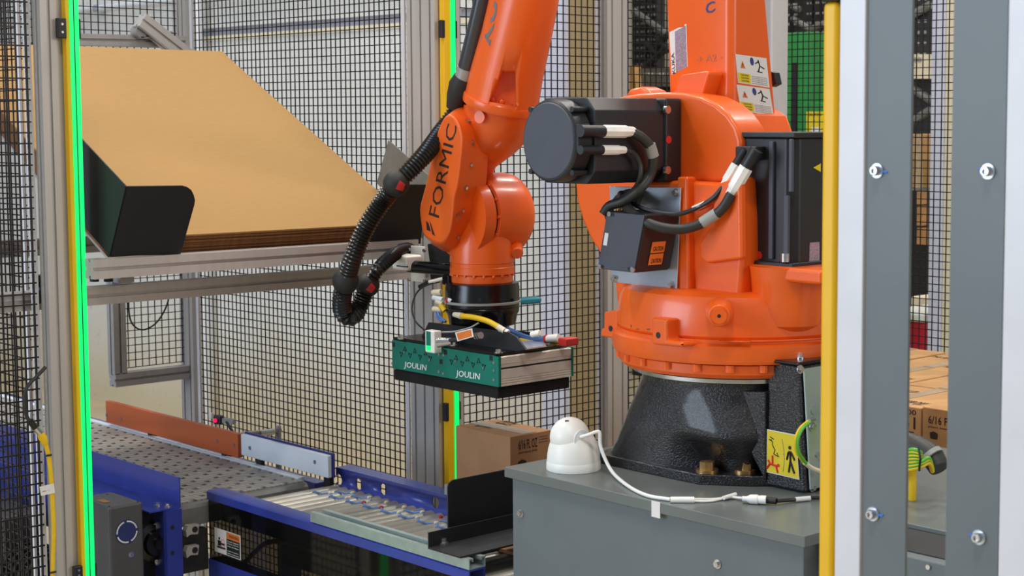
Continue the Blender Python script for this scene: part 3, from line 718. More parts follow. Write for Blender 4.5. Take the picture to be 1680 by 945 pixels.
# ================================================================ ROBOT
RX, RY = 2.655, 2.365
rb = thing('industrial_robot', 'orange jointed industrial robot on a black cast base', 'robot', (RX, RY, ZP))
def sq(hx, hy, z, n=40, e=4., cx=RX, cy=RY):
    out = []
    for i in range(n):
        a = 2 * math.pi * i / n; c, s = math.cos(a), math.sin(a)
        out.append(V((cx + hx * math.copysign(abs(c) ** (2 / e), c), cy + hy * math.copysign(abs(s) ** (2 / e), s), z)))
    return out
zt = pZ(0, 0, 0).z
base = MB()
base.prism([V((RX + a, RY + b, ZP)) for a, b in ((-.235, -.10), (-.235, .20), (-.19, .225), (.19, .225), (.235, .2), (.235, -.2), (.19, -.225), (-.14, -.215), (-.17, -.19))], (0, 0, .022))
base.build('base_plate', 'cast', rb, bevel=.003)
zs = [(.0205, .228, .214, 7), (.05, .224, .212, 5), (.087, .222, .214, 3.6), (.12, .219, .215, 2.9), (.155, .2145, .2135, 2.4), (.19, .2135, .2135, 2), (.212, .214, .214, 2)]
b1_, b2_ = pZ(1160, 774, ZP + .022), pZ(1222, 774, ZP + .022); bm_ = (b1_ + b2_) / 2 + V((-.006, -.006, 0))
def lerp_z(h):
    for (h0, *a), (h1, *b) in zip(zs, zs[1:]):
        if h <= h1: k = (h - h0) / (h1 - h0); return [x * (1 - k) + y * k for x, y in zip(a, b)]
    return list(zs[-1][1:])
rg_ = []; h = .0205
while h < .2121:
    hx, hy, e = lerp_z(h); ring = sq(hx, hy, ZP + h, 240, e); A_ = .062 * max(0, 1 - (h - .02) / .075) ** .8
    for k_, p in enumerate(ring):
        d = (V((RX, RY, p.z)) - p).normalized(); u1 = -d.xy; u2 = (bm_.xy - V((RX, RY))).normalized()
        g = u1.angle(u2); ring[k_] = p + d * A_ * max(0, 1 - (g / .62) ** 4)
    rg_.append(ring); h += .0045 if h < .075 else .012
MB().loft(rg_).build('base_casting', 'cast', rb, sharp=60)
zr0 = 1.069
MB().lathe((RX, RY, zr0 - .006), (0, 0, 1), [(.224, 0), (.236, .002), (.236, .010), (.20, .012)], 64).build('bearing_ring', 'steel', rb)
for c in (b1_, b2_): mb = MB(); bolt(mb, c, (0, 0, 1), .016, .017); mb.build('anchor_bolt', 'brass', rb)
# connector housing at the rear of the base
cb0 = pZ(1320, 811, ZP)
x0, y0 = cb0.x, cb0.y
zc1 = pX(1303, 598, x0 + .01).z
bx = MB(); yb_ = pX(1256, 790, x0).y
bx.loft([[V((x0, y0, ZP + .002)), V((x0, yb_, ZP + .002)), V((x0 + .3, yb_, ZP + .002)), V((x0 + .3, y0, ZP + .002))], [V((x0 + .004, y0 + .02, zc1)), V((x0 + .004, yb_, zc1)), V((x0 + .3, yb_, zc1)), V((x0 + .3, y0 + .02, zc1))]])
bx.build('connector_housing', 'cast', rb, bevel=.006)
MB().box((x0 - .008, y0 + .012, zc1 + .0005), (x0 + .3, yb_ + .02, zc1 + .008)).build('housing_lid', 'blackgloss', rb, bevel=.004)
for x, y in ((1267, 580), (1313, 588)): c = pZ(x, y, zc1 + .008); mb = MB(); bolt(mb, c, (0, 0, 1), .006, .008); mb.build('bolt', 'steel', rb)
q_ = [V((x0 + .012, y0 - .002, ZP + .008)), V((x0 + .22, y0 - .002, ZP + .008)), V((x0 + .22, y0 + .016, zc1 - .006)), V((x0 + .010, y0 + .016, zc1 - .006))]
pp = MB().prism(q_, (0, -.004, 0)).build('panel_plate', 'zincpale', rb, bevel=.001)
for x, y in ((1312, 606), (1332, 700), (1338, 745), (1332, 800)):
    c = pY(x, y, y0 + .002); mb = MB(); bolt(mb, c, (0, -1, 0), .006, .006); mb.build('bolt', 'steel', pp)
c = pY(1334, 673, y0 + .006); MB().cyl(c, c + V((0, -.003, 0)), .008, n=20).build('plug', 'zincpale', pp)
MB().prism([pX(1182, 645, 2.50), pX(1190, 640, 2.50), pX(1255, 642, 2.50), pX(1255, 790, 2.50), pX(1247, 775, 2.50)], (.1, 0, 0)).build('base_web', 'cast', rb, bevel=.004)
q = [pX(*p_, x0 - .001) for p_ in ((1258, 774.5), (1312, 787), (1306, 713), (1259, 704))]
st = sheet(q, 'paper', rb, 'warning_sticker', .0006); sheet(sub(q, .02, .02, .98, .98), 'labyellow', st, 'field', .0011)
def man(q, segs, r, m, head):
    mb = MB(); ux = (q[1] - q[0]).length
    for s_ in segs: mb.tube([qi(q, a_, b_) + V((-.0018, 0, 0)) for a_, b_ in s_], r * ux, 6)
    c = qi(q, *head); mb.cyl(c + V((-.0016, 0, 0)), c + V((-.0024, 0, 0)), r * 1.6 * ux, n=14); mb.build('pictogram', m, st)
man(q, [((.78, .6), (.77, .35)), ((.77, .38), (.70, .12)), ((.77, .38), (.87, .12)), ((.72, .57), (.66, .4)), ((.82, .57), (.91, .42)), ((.73, .58), (.82, .58))], .028, 'inkblk', (.775, .68))
man(q, [((.12, .22), (.34, .2)), ((.12, .22), (.02, .1)), ((.3, .22), (.36, .05)), ((.2, .24), (.2, .42)), ((.12, .22), (.06, .3))], .026, 'inkred', (.38, .22))
man(q, [((.08, .78), (.2, .74), (.2, .66), (.28, .56), (.24, .46)), ((.24, .46), (.4, .42), (.34, .5)), ((.24, .8), (.12, .84))], .012, 'inkblk', (.15, .77))
man(q, [tuple((.52 - .0 + .06 * math.sin(math.pi * k / 8), .1 + .75 * k / 8) for k in range(9))], .006, 'inkgrey', (.55, .5))
# rotating column
zz = lambda y, D=3.27: pD(1215, y, D).z
zA, zB, zC, zD, zE = zr0 + .006, zz(603), zz(596), zz(560), zz(488)
MB().lathe((RX, RY, 0), (0, 0, 1), [(.238, zA), (.258, zA + .004), (.264, zA + .012), (.264, zB), (.262, zB + .001)], 64).build('lower_ring', 'orange', rb)
MB().lathe((RX, RY, 0), (0, 0, 1), [(.25, zB), (.276, zB + .004), (.279, zC + .003), (.279, zD - .012), (.27, zD - .008), (.27, zD), (.2, zD + .002)], 64).build('upper_ring', 'orange', rb)
for k in range(24):
    a = 2 * math.pi * (k + .5) / 24; d = V((math.cos(a), math.sin(a), 0)); c = V((RX, RY, zB - .001)) + d * .2635
    MB().cyl(c + V((0, 0, .003)), c - V((0, 0, .012)), .0095, n=10).build('ring_bolt', 'orange', rb)
MB().lathe((RX, RY, 0), (0, 0, 1), [(.262, zD - .002), (.268, zD + .006), (.268, zD + .03), (.262, zE - .02), (.255, zE - .004), (.24, zE + .004), (.1, zE + .006)], 64).build('turntable', 'orange', rb)
Xc = 2.40
def lug(pts, X, dx, m='orange', bev=.006, name='lug'):
    return MB().prism([pX(x, y, X) for x, y in pts], (dx, 0, 0)).build(name, m, rb, bevel=bev, seg=3)
def lug2(a0, h0, h1, wd, dep):
    pass
# stop lugs with drilled faces
l1 = lug([(990, 512), (1013, 508), (1014, 557), (985, 552), (985, 540), (990, 538)], 2.46, .06)
c = pX(1002, 539, 2.46); MB().cyl(c + V((-.0006, 0, 0)), c + V((.001, 0, 0)), .0065, n=14).build('hole', 'inkblk', l1)
l2 = lug([(1068, 521), (1094, 524), (1094, 558), (1119, 561), (1120, 570), (1069, 565)], 2.362, .08)
c = pX(1080, 550, 2.362); MB().cyl(c + V((-.0006, 0, 0)), c + V((.001, 0, 0)), .0065, n=14).build('hole', 'inkblk', l2)
pc = pD(1180, 517, 3.24); d = (V((RX, RY, pc.z)) - V((pc.x, pc.y, pc.z))).normalized(); dd = V((-.75, -.66, 0))
MB().cyl(pc - dd * .06, pc + dd * .012, .03, .022, n=24).build('plug_boss', 'orange', rb, bevel=.003)
pl2 = MB().cyl(pc + dd * .012, pc + dd * .016, .0155, n=24).build('plug', 'orange', rb); MB().cyl(pc + dd * .016, pc + dd * .0165, .004, n=6).build('socket', 'inkblk', pl2)
def sector(a0, a1, r0, r1, z0, z1, name):
    n = 16; rg_ = []
    for i in range(n + 1):
        a = math.radians(a0 + (a1 - a0) * i / n); d = V((math.cos(a), math.sin(a), 0)); c = V((RX, RY, 0))
        rg_.append([c + d * r0 + V((0, 0, z0)), c + d * r1 + V((0, 0, z0)), c + d * r1 + V((0, 0, z1)), c + d * r0 + V((0, 0, z1))])
    return MB().loft(rg_).build(name, 'orange', rb, bevel=.003)
sector(213, 226, .25, .288, zD + .001, zz(561), 'drip_lip'); sector(226, 262, .25, .276, zD + .001, zz(562), 'drip_lip')
bvt = MB().lathe((RX, RY, 0), (0, 0, 1), [(.268, zD + .006), (.268, zD + .03), (.262, zE)], 96).bvh()
wraptext(bvt, '+A1-', [(1031, 545), (1066, 544), (1066, 532), (1031, 531)], 'cardedge', rb)
# column castings
lug([(942, 283), (942, 304), (945, 330), (953, 360), (967, 392), (986, 422), (1006, 448), (1010, 500), (1318, 510), (1318, 440), (1225, 420), (1222, 270), (1195, 190), (1160, 164), (1110, 153), (1060, 154), (1015, 168), (970, 205), (948, 250)], 2.60, .2, bev=.012, name='rear_hub')
lug([(1003, 166), (1018, 158), (1050, 153), (1085, 151), (1120, 152), (1150, 158), (1174, 170), (1194, 187), (1208, 208), (1215, 232), (1214, 262), (1200, 290), (1180, 300), (1112, 300), (1003, 300)], 2.515, .09, bev=.01, name='shoulder_hub')
lug([(1040, 300), (1112, 296), (1175, 300), (1212, 290), (1216, 360), (1217, 430), (1212, 490), (1100, 495), (1014, 492), (1006, 470), (1040, 450)], 2.48, .15, bev=.01, name='column')
lug([(1128, 345), (1140, 330), (1180, 300), (1214, 288), (1216, 425), (1160, 432), (1148, 425), (1146, 400), (1165, 370), (1170, 330), (1140, 345)], 2.465, .02, bev=.006, name='column_rib')
lug([(1110, 290), (1127, 290), (1130, 470), (1124, 492), (1108, 492)], 2.462, .03, bev=.006, name='column_rib')
lug([(1020, 490), (1110, 478), (1140, 478), (1146, 500), (1100, 502), (1020, 500)], 2.44, .12, bev=.006, name='column_foot')
MB().lathe((2.575, 2.16, 0), (0, 0, 1), [(.0, zz(548)), (.05, zz(547)), (.066, zz(538)), (.072, zz(520)), (.082, zz(455)), (.086, zz(440))], 40).build('gearbox_pot', 'orange', rb)
pa = pX(1212, 432, 2.505)
MB().box((2.508, 2.02, zz(463)), (2.75, 2.29, zz(438))).build('motor_shelf', 'orange', rb, bevel=.008)
# rocker arm
Xr, Yr = 2.62, 2.362
rg = []
for y in (-60, 0, 60, 120, 180, 260):
    z = pY(1203, y, Yr).z; kx = (y + 60) / 320
    xl = pX(1138, y, Xr).y; xs = pX(1092 + 10 * kx, y, Xr + .04).y; xb = pY(1252 + 27 * kx, y, Yr).x
    rg.append([V((Xr + .04, xs, z)), V((Xr, xl, z)), V((Xr, Yr + .012, z)), V((Xr + .012, Yr, z)), V((xb, Yr, z)), V((xb, xs, z))])
arm = MB().loft(rg); abv = arm.bvh(); arm.build('rocker_arm', 'orange', rb, bevel=.006, seg=3)
lug([(1114, 128), (1119, 122), (1160, 116), (1163, 121), (1150, 164), (1100, 164)], 2.575, .06, bev=.008, name='stop_block')
lug([(1024, 160), (1030, 146), (1050, 142), (1064, 148), (1075, 165)], 2.58, .06, bev=.01, name='stop_block')
def rl(q, m, par, name='label', d=4): return wrap(abv, q, d, m, par, name)
k = rl([(1102, 123), (1128, 109), (1126, 39), (1098, 53)], 'paper', rb, 'type_label')
wrap(abv, [(1109, 119), (1127, 109), (1125, 42), (1107, 52)], 4, 'labgrey', k, 'print', .0014)
uv, fs = text_mesh('KUKA'); wrap(abv, [(1108, 120), (1106, 86), (1101, 88), (1103, 122)], 0, 'inkblk', k, 'lettering', .002, uv, fs)
wraptext(abv, 'C', [(1158, 25), (1173, 18), (1173, 1), (1157, 5)], 'inkblue', rb)
wraptext(abv, '+ A2 -', [(1144, 103), (1185, 98), (1185, 87), (1144, 92)], 'guard', rb)
for n_, (TL, TR, BR_, BL) in enumerate((((1206, 88.6), (1257.5, 95.6), (1262.5, 144), (1211, 135.6)), ((1208, 138.6), (1262.5, 146), (1269.5, 189.5), (1216, 182)))):
    Q = [BL, BR_, TR, TL]
    def u2(a, b): 
        A = [V((*p_, 0)) for p_ in Q]; r_ = (A[0] * (1 - a) + A[1] * a) * (1 - b) + (A[3] * (1 - a) + A[2] * a) * b; return (r_.x, r_.y)
    def sq2(a, b, c, d): return [u2(a, b), u2(c, b), u2(c, d), u2(a, d)]
    k = rl(Q, 'paper', rb, 'safety_label', 6)
    if k is None: continue
    wrap(abv, sq2(.03, .04, .42, .36), 4, 'labyellow', k, 'panel', .0014)
    for j in range(3):
        uv, fs = text_mesh('CAUTION'); wrap(abv, sq2(.12, .07 + j * .1, .36, .13 + j * .1), 0, 'inkblk', k, 'lettering', .002, uv, fs)
    wrap(abv, [u2(.13, .54), u2(.29, .54), u2(.21, .8), u2(.21, .8)], 3, 'laborange', k, 'warning_triangle', .0014)
    uv, fs = text_mesh('!'); wrap(abv, sq2(.2, .58, .23, .72), 0, 'inkblk', k, 'lettering', .002, uv, fs)
    uv = [(.5, .5)] + [(.5 + .5 * math.cos(a), .5 + .5 * math.sin(a)) for a in [i * math.pi / 10 for i in range(20)]]; fs = [(0, 1 + i, 1 + (i + 1) % 20) for i in range(20)]
    wrap(abv, sq2(.46, .68, .58, .96), 0, 'inkblue', k, 'mandatory_sign', .0014, uv, fs)
    for j in range(5):
        uv, fs = text_mesh('read the manual before work on the arm'); wrap(abv, sq2(.45, .05 + j * .06, .95, .09 + j * .06), 0, 'inkgrey', k, 'lettering', .0014, uv, fs)
    for sg in ([(.72, .9), (.76, .7), (.7, .5)], [(.76, .7), (.9, .62)], [(.66, .5), (.82, .48)], [(.62, .76), (.72, .84)]):
        for i in range(len(sg) - 1):
            a_, b_ = V((*sg[i], 0)), V((*sg[i + 1], 0)); nn = V((-(b_ - a_).y, (b_ - a_).x, 0)).normalized() * .018
            wrap(abv, [u2(*(a_ - nn).xy), u2(*(b_ - nn).xy), u2(*(b_ + nn).xy), u2(*(a_ + nn).xy)], 2, 'inkblk', k, 'pictogram', .0016)
tb = lug([(1262, 117), (1270, 119), (1274, 138), (1264, 143), (1258, 130)], 2.78, .02, 'black', .002, 'cable_tab')

# shoulder motor
Ym, zm = 2.50, pD(905, 231, 3.34).z
Xe, Xm = pY(901, 231, Ym).x, 2.514
mtr = MB(); hs = .088
mtr.loft([[V((x, Ym + a, zm + b)) for a, b in ((-hs, -hs * .7), (-hs, hs * .7), (-hs * .72, hs), (hs * .72, hs), (hs, hs * .7), (hs, -hs * .7), (hs * .72, -hs), (-hs * .72, -hs))] for x in (Xe + .045, Xm)])
sm = mtr.build('shoulder_motor', 'motor', rb, bevel=.003)
MB().lathe((Xe, Ym, zm), (1, 0, 0), [(.080, 0), (.084, .003), (.085, .04), (.080, .046)], 48).build('end_ring', 'motor', sm)
MB().lathe((Xe - .003, Ym, zm), (1, 0, 0), [(.076, 0), (.0785, .0025), (.0785, .006)], 48).build('end_cap', 'motorcap', sm)
for a in (.785, 2.356, 3.927, 5.498):
    c = V((Xe + .004, Ym + .09 * math.cos(a), zm + .09 * math.sin(a))); MB().cyl(c, c + V((.045, 0, 0)), .006, n=10).build('end_screw', 'black', sm)
Yf = Ym - hs
MB().box((Xm - .05, Yf - .006, zm - hs), (Xm, Ym + hs, zm + hs)).build('flange', 'motor', sm, bevel=.006, seg=3)
for x, y in ((1092, 180), (1092, 279)):
    c = pY(x, y, Yf - .006); mb = MB(); mb.cyl(c, c + V((0, -.008, 0)), .0085, n=16); mb.cyl(c + V((0, -.008, 0)), c + V((0, -.0085, 0)), .004, n=6); mb.build('bolt', 'steel', sm)
c = pY(1097, 229, Yf - .006); MB().cyl(c, c + V((0, -.0006, 0)), .0082, n=24).build('red_dot', 'redblk', sm)
c = pY(1099, 254, Yf - .006); MB().cyl(c, c + V((0, -.0005, 0)), .003, n=12).build('hole', 'inkblk', sm)
MB().box((pY(945, 240, Yf).x, Yf - .007, zm - .02), (pY(965, 240, Yf).x, Yf, zm + .034)).build('socket_block', 'black', sm, bevel=.002)
def plug(path, r, m1, m2, cut_, par, nm):
    a_, b_ = V(path[0]), V(path[1]); mid = a_.lerp(b_, cut_)
    s1 = MB().cyl(a_, mid, r * .98, n=18).build('plug_body', m1, par)
    MB().lathe(mid, b_ - a_, [(r * .98, 0), (r * 1.04, .003), (r * 1.04, (b_ - mid).length * .75), (r * .88, (b_ - mid).length * .8), (r * .8, (b_ - mid).length)], 8).build('plug_shell', m2, s1)
Yk = Yf - .02
plug((pY(952, 215, Yk), pY(1039, 216, Yk)), .0125, 'black', 'clamp', .42, sm, '')
plug((pY(952, 246, Yk), pY(1025, 246, Yk)), .0095, 'black', 'clamp', .48, sm, '')
# black cables
cb = MB(); Yq = Yk - .005
p1 = smoothpath([pY(1037, 217, Yk), pY(1052, 225, Yk - .005), pY(1066, 240, Yk - .008), pY(1072, 262, Yk - .008), pY(1066, 288, Yk), pY(1048, 312, 2.40), pY(1022, 330, 2.44), pY(1000, 338, 2.47), pY(990, 352, 2.48)])
cb.tube(p1, .0105, 12).build('motor_cable', 'cableblk', rb)
MB().tube(smoothpath([pY(1066, 237, Yk - .008), pY(1072, 257, Yk - .008)], 4), .0122, 12).build('cable_sleeve', 'sleeve', rb)
MB().tube(smoothpath([pY(1024, 246, Yk), pY(1040, 252, Yk), pY(1050, 268, Yk), pY(1050, 290, Yk), pY(1040, 310, 2.42), pY(1022, 324, 2.45)]), .005, 8).build('signal_cable', 'cableblk', rb)
# junction box on its metal plate
Xp = 2.455
pq = [pX(x, y, Xp) for x, y in ((1003, 462), (1110, 477), (1117, 308), (1000, 306))]
jp = MB().prism(pq, (.003, 0, 0)).build('mounting_plate', 'zinc', rb, bevel=.001)
for x, y in ((1110, 316), (1009, 457), (1102, 468)): c = pX(x, y, Xp); mb = MB(); bolt(mb, c, (-1, 0, 0), .006, .007); mb.build('bolt', 'steel', jp)
Xj = 2.352
jb = [pX(x, y, Xj) for x, y in ((981, 441), (1042, 448), (1060, 352), (997, 346))]
jx = MB().prism(jb, (.1, 0, 0)).build('junction_box', 'motor', rb, bevel=.004)
MB().prism([p_ + V((-.003, 0, 0)) for p_ in sub(jb, .01, .01, .99, .99)], (.003, 0, 0)).build('box_lid', 'motorcap', jx, bevel=.002)
for x, y in ((1001, 351), (985, 437), (1039, 442)): c = pX(x, y, Xj - .003); mb = MB(); mb.cyl(c, c + V((-.004, 0, 0)), .0055, n=12); mb.build('screw', 'steel', jx)
for x, y in ((1006, 352), (989, 437.5), (1032, 441)): c = pX(x, y, Xj - .003); MB().cyl(c, c + V((-.0006, 0, 0)), .004, n=12).build('hole', 'inkblk', jx)
sheet([pX(x, y, Xj - .003) for x, y in ((990, 402), (996, 403), (999, 383), (993, 381.5))], 'paper', jx, 'label')
e1, e2 = jb[1] + V((0, -.0005, 0)), jb[2] + V((0, -.0005, 0))
def side(a, b): return e1 + (e2 - e1) * b + V((.1 * a, 0, 0))
for b0, b1 in ((.12, .31), (.33, .52)):
    lo_ = sheet([side(.32, b0), side(.72, b0), side(.72, b1), side(.32, b1)], 'laborange', jx, 'label', .001)
    letter('CAUTION', side(.38, b0 + .03), side(.68, b0 + .03), side(.38, b1 - .08), 'inkblk', lo_, .002)
for k in range(5):
    pts = [pX(1030 - 34 * math.cos(a) - k * 1.5 + 6, 352 - (38 - k * 4) * math.sin(a), Xp - .012 - .008 * k) for a in [(-.5 + i * .29) for i in range(10)]]
    MB().tube(smoothpath(pts, 3), .0058, 8).build('coiled_cable', 'cableblk', rb)
for x in (1010, 1014, 1021): MB().cyl(pX(x, 346, Xj + .05), pX(x + 1, 338, Xj + .05), .0032, n=8).build('terminal', 'laborange' if x > 1015 else 'brass', jx)
MB().tube(smoothpath([pX(1020, 320, 2.44), pX(1030, 342, 2.38), pX(1055, 362, 2.36), pX(1090, 374, 2.38), pX(1125, 375, 2.41), pX(1160, 362, 2.44), pX(1185, 342, 2.45), pX(1200, 318, 2.46)]), .0105, 12).build('motor_cable', 'cableblk', rb)
MB().tube(smoothpath([pX(1152, 365.5, 2.435), pX(1176, 350, 2.447)], 4), .0122, 12).build('cable_sleeve', 'sleeve', rb)
MB().tube(smoothpath([pX(1025, 325, 2.44), pX(1050, 340, 2.40), pX(1085, 350, 2.41), pX(1115, 351, 2.43), pX(1145, 340, 2.45), pX(1170, 325, 2.46), pX(1187, 305, 2.47)]), .005, 8).build('signal_cable', 'cableblk', rb)
MB().tube([pX(1137, 343, 2.447), pX(1157, 334, 2.457)], .006, 8).build('cable_sleeve', 'paper', rb)
# slewing motor
sx, zt1, zb1 = 2.53, pX(1230, 226, 2.53).z, pX(1230, 432, 2.53).z
ya, yb2 = pX(1215, 330, sx).y, pX(1302, 330, sx).y
sw = MB().prism([V((sx, ya, zb1)), V((sx, yb2 + .02, zb1)), V((sx + .02, yb2, zb1)), V((sx + .17, yb2, zb1)), V((sx + .17, ya, zb1))], (0, 0, zt1 - zb1)).build('slewing_motor', 'motor', rb, bevel=.004)
MB().box((sx - .004, yb2 - .004, zt1), (sx + .175, ya + .004, zt1 + .012)).build('top_cover', 'motor', sw, bevel=.003)
MB().box((sx - .012, yb2 - .008, zb1 - .006), (sx + .18, ya + .012, zb1 + .008)).build('foot_flange', 'motor', sw, bevel=.003)
for x, w_, y0_, y1_ in ((1268, 7, 232, 425), (1300, 6, 228, 315), (1293, 8, 320, 420)):
    MB().box((sx - .008, pX(x + w_ / 2, 330, sx).y, pX(x, y1_, sx).z), (sx, pX(x - w_ / 2, 330, sx).y, pX(x, y0_, sx).z)).build('rib', 'motorcap', sw, bevel=.002)
c = pX(1287, 432, sx - .012); mb = MB(); mb.cyl(c + V((.002, 0, .003)), c + V((.002, 0, .02)), .009, n=12); mb.build('bolt', 'steel', sw)
c = pX(1245, 419, sx); MB().cyl(c, c + V((-.0006, 0, 0)), .0088, n=24).build('red_dot', 'redblk', sw)
c = pX(1220, 419, sx); MB().cyl(c, c + V((-.0006, 0, 0)), .0032, n=12).build('hole', 'inkblk', sw)
c = pX(1211, 421, sx - .01); MB().cyl(c - V((0, 0, .006)), c + V((0, 0, .006)), .005, n=10).build('screw', 'steel', sw)
sheet([pY(x, y, yb2) for x, y in ((1327, 432), (1344, 432), (1344, 397), (1328, 398))], 'labgrey', sw, 'type_label')
sheet([pY(x, y, yb2) for x, y in ((1334, 275), (1346, 282), (1346, 268), (1346, 268.2))], 'labyellow', sw, 'warning_label')
MB().box((pX(1245, 240, sx).x - .03, pX(1256, 240, sx).y, pX(1245, 262, sx).z), (sx, pX(1222, 240, sx).y, pX(1245, 240, sx).z)).build('socket_block', 'black', sw, bevel=.003)
plug((pX(1241, 246, 2.49), pX(1198, 320, 2.465)), .014, 'black', 'clamp', .38, sw, '')
plug((pX(1223, 246, 2.505), pX(1188, 304, 2.475)), .0105, 'black', 'clamp', .42, sw, '')
# forearm
XA = 2.655
ctr = [(874, -90, .083), (860, 0, .084), (847, 60, .086), (832, 120, .090), (826, 150, .092), (821, 174, .093)]
fr = []
P = [pX(x, y, XA) for x, y, r in ctr]; axd = (P[-1] - P[0]).normalized(); u_ = V((1, 0, 0)); v_ = axd.cross(u_).normalized()
for p_, (x, y, r) in zip(P, ctr):
    fr.append([p_ + u_ * r * .95 * math.copysign(abs(math.cos(a)) ** .9, math.cos(a)) + v_ * r * math.copysign(abs(math.sin(a)) ** .9, math.sin(a)) for a in [2 * math.pi * (i + .5) / 48 for i in range(48)]])
fa = MB().loft(fr); fbv = fa.bvh(); fo = fa.build('forearm', 'orange', rb)
pk = MB(); pk.prism([pD(x, y, 3.95) for x, y in ((797, 160), (816, 118), (820, 111), (842, 111), (843, 170), (800, 162))], FW * .105); cutmesh(fo, pk)
for x, y in ((808, 163), (823, 167)): c = pD(x, y, 4.05); MB().sphere(c, .008, 10).build('pocket_bolt', 'orange', rb)
uv, fs = text_mesh('KUKA', .035); wrap(fbv, [(804, 75), (833, -75), (813, -78), (789, 69)], 0, 'inkgrey', rb, 'lettering', .0012, uv, fs)
MB().lathe(P[-1] + axd * -.02, axd, [(.088, 0), (.0955, .002), (.0965, .006), (.0965, .018), (.095, .022)], 48).build('wrist_collar', 'orange', rb)
wr = []
for x, y, r in ((820, 172, .0935), (818, 200, .0935), (812, 228, .089), (798, 252, .074), (779, 274, .056), (766, 310, .05), (765, 350, .05)):
    c = pX(x, y, 2.665); wr.append([c + V((r * math.cos(a) * .95, r * math.sin(a), 0)) for a in [2 * math.pi * i / 48 for i in range(48)]])
wh_ = MB().loft(wr); wbv = wh_.bvh(); wh_.build('wrist_housing', 'orange', rb)
h = wbv.ray_cast(EYE, ray(790, 192).normalized())
if h[0]: MB().lathe(h[0] - h[1] * .01, h[1], [(.015, 0), (.0135, .0115), (.010, .012), (.006, .0095), (.001, .0085)], 24).build('dimple', 'orange', rb)
face = [(699, 300), (707, 262), (715.5, 224), (722, 205), (729, 193), (737, 189), (745, 193), (754, 209), (758.5, 231), (756, 262), (751, 300), (745, 325), (743, 347), (738, 380), (728, 397), (718, 399), (705, 393), (694, 382), (688.6, 344), (694, 319)]
back = [(715, 300), (723, 262), (731, 224), (737, 203), (746, 180), (759, 176), (775, 190), (784, 209), (787, 240), (786, 270), (784, 300), (778, 325), (775, 347), (764, 384), (752, 412), (732, 413), (714, 404), (704, 392), (701, 350), (706, 325)]
def closed(p, k=3):
    n = len(p); out = []
    for i in range(n):
        a_, b_, c_, d_ = [V((*p[(i + j) % n], 0)) for j in (-1, 0, 1, 2)]
        for j in range(k):
            t_ = j / k; q_ = .5 * ((2 * b_) + (c_ - a_) * t_ + (2 * a_ - 5 * b_ + 4 * c_ - d_) * t_ * t_ + (3 * b_ - a_ - 3 * c_ + d_) * t_ ** 3); out.append((q_.x, q_.y))
    return out
face, back = closed(face), closed(back)
r1 = [pX(x, y, 2.53) for x, y in face]; r2 = [pX(x, y, 2.545) for x, y in [(a[0] * .75 + b[0] * .25, a[1] * .75 + b[1] * .25) for a, b in zip(face, back)]]; r3 = [pX(x, y, 2.60) for x, y in back]; r4 = [p_ + V((.03, 0, 0)) for p_ in r3]
cv = MB().loft([r1, r3, r4]); cbv = cv.bvh(); co_ = cv.build('wrist_cover', 'cover', rb, bevel=.006, seg=3, sharp=25)
for x, y in ((768, 199), (775.6, 234), (772, 271), (764.5, 308), (759, 346), (751, 389)):
    h = cbv.ray_cast(EYE, ray(x, y).normalized())
    if h[0]:
        n_ = h[1]; MB().cyl(h[0] - n_ * .002, h[0] + n_ * .0006, .008, n=16).build('bolt_recess', 'guard', co_); MB().cyl(h[0], h[0] + n_ * .004, .0042, n=12).build('bolt', 'steel', co_)
h = cbv.ray_cast(EYE, ray(751, 355).normalized())
if h[0]: MB().lathe(h[0] - h[1] * .002, h[1], [(.012, 0), (.012, .003), (.009, .003), (.006, .0015)], 20).build('access_hole', 'guard', co_)
uv, fs = text_mesh('FORMIC', 0); wrap(cbv, [(720, 358), (750, 207), (734, 202), (703, 352)], 0, 'inkblk', co_, 'lettering', .0008, uv, fs)
for tri in ([(699, 362), (700, 377), (707, 380), (703, 366)], [(704.5, 362), (707, 367), (714, 388), (709, 384)]): wrap(cbv, tri, 1, 'inkblk', co_, 'logo_mark', .0008)
# wrist body with tool flange
wc = pX(768, 354, 2.63)
MB().lathe(V((2.60, wc.y, wc.z)), (1, 0, 0), [(.108, 0), (.108, .034), (.100, .036), (.100, .042)], 56).build('joint_ring', 'orange', rb)
MB().lathe(V((2.642, wc.y, wc.z)), (1, 0, 0), [(.099, 0), (.099, .006)], 56).build('joint_seal', 'inkblk', rb)
for k in range(14):
    a = 2 * math.pi * k / 14; c = V((2.6435, wc.y + .1015 * math.cos(a), wc.z + .1015 * math.sin(a))); MB().cyl(c, c + V((.006, 0, 0)), .004, n=8).build('ring_bolt', 'orange', rb)
MB().lathe(V((2.647, wc.y, wc.z)), (1, 0, 0), [(.100, 0), (.106, .004), (.108, .03), (.1085, .095), (.105, .113), (.096, .126), (.07, .131)], 56).build('wrist_body', 'orange', rb)
fc = pX(791, 440, 2.66); zf = lambda y: pD(791, y, 4.14 - .08).z
FX, FY = fc.x, fc.y
MB().lathe((FX, FY, 0), (0, 0, 1), [(.079, zf(469)), (.079, zf(457)), (.077, zf(456)), (.083, zf(455)), (.083, zf(444)), (.0815, zf(443)), (.0815, zf(437)), (.083, zf(436)), (.082, zf(415)), (.075, zf(390)), (.06, zf(360))], 56).build('tool_flange', 'orange', rb)
for k in range(20):
    a = 2 * math.pi * k / 20; c = V((FX + .0795 * math.cos(a), FY + .0795 * math.sin(a), zf(455))); MB().cyl(c, c - V((0, 0, .006)), .004, n=8).build('ring_bolt', 'orange', rb)
c = pX(846, 412, 2.72); MB().cyl(c + V((.02, .03, .02)), c - V((.012, .02, .005)), .022, .016, n=20).build('body_lug', 'orange', rb, bevel=.004)
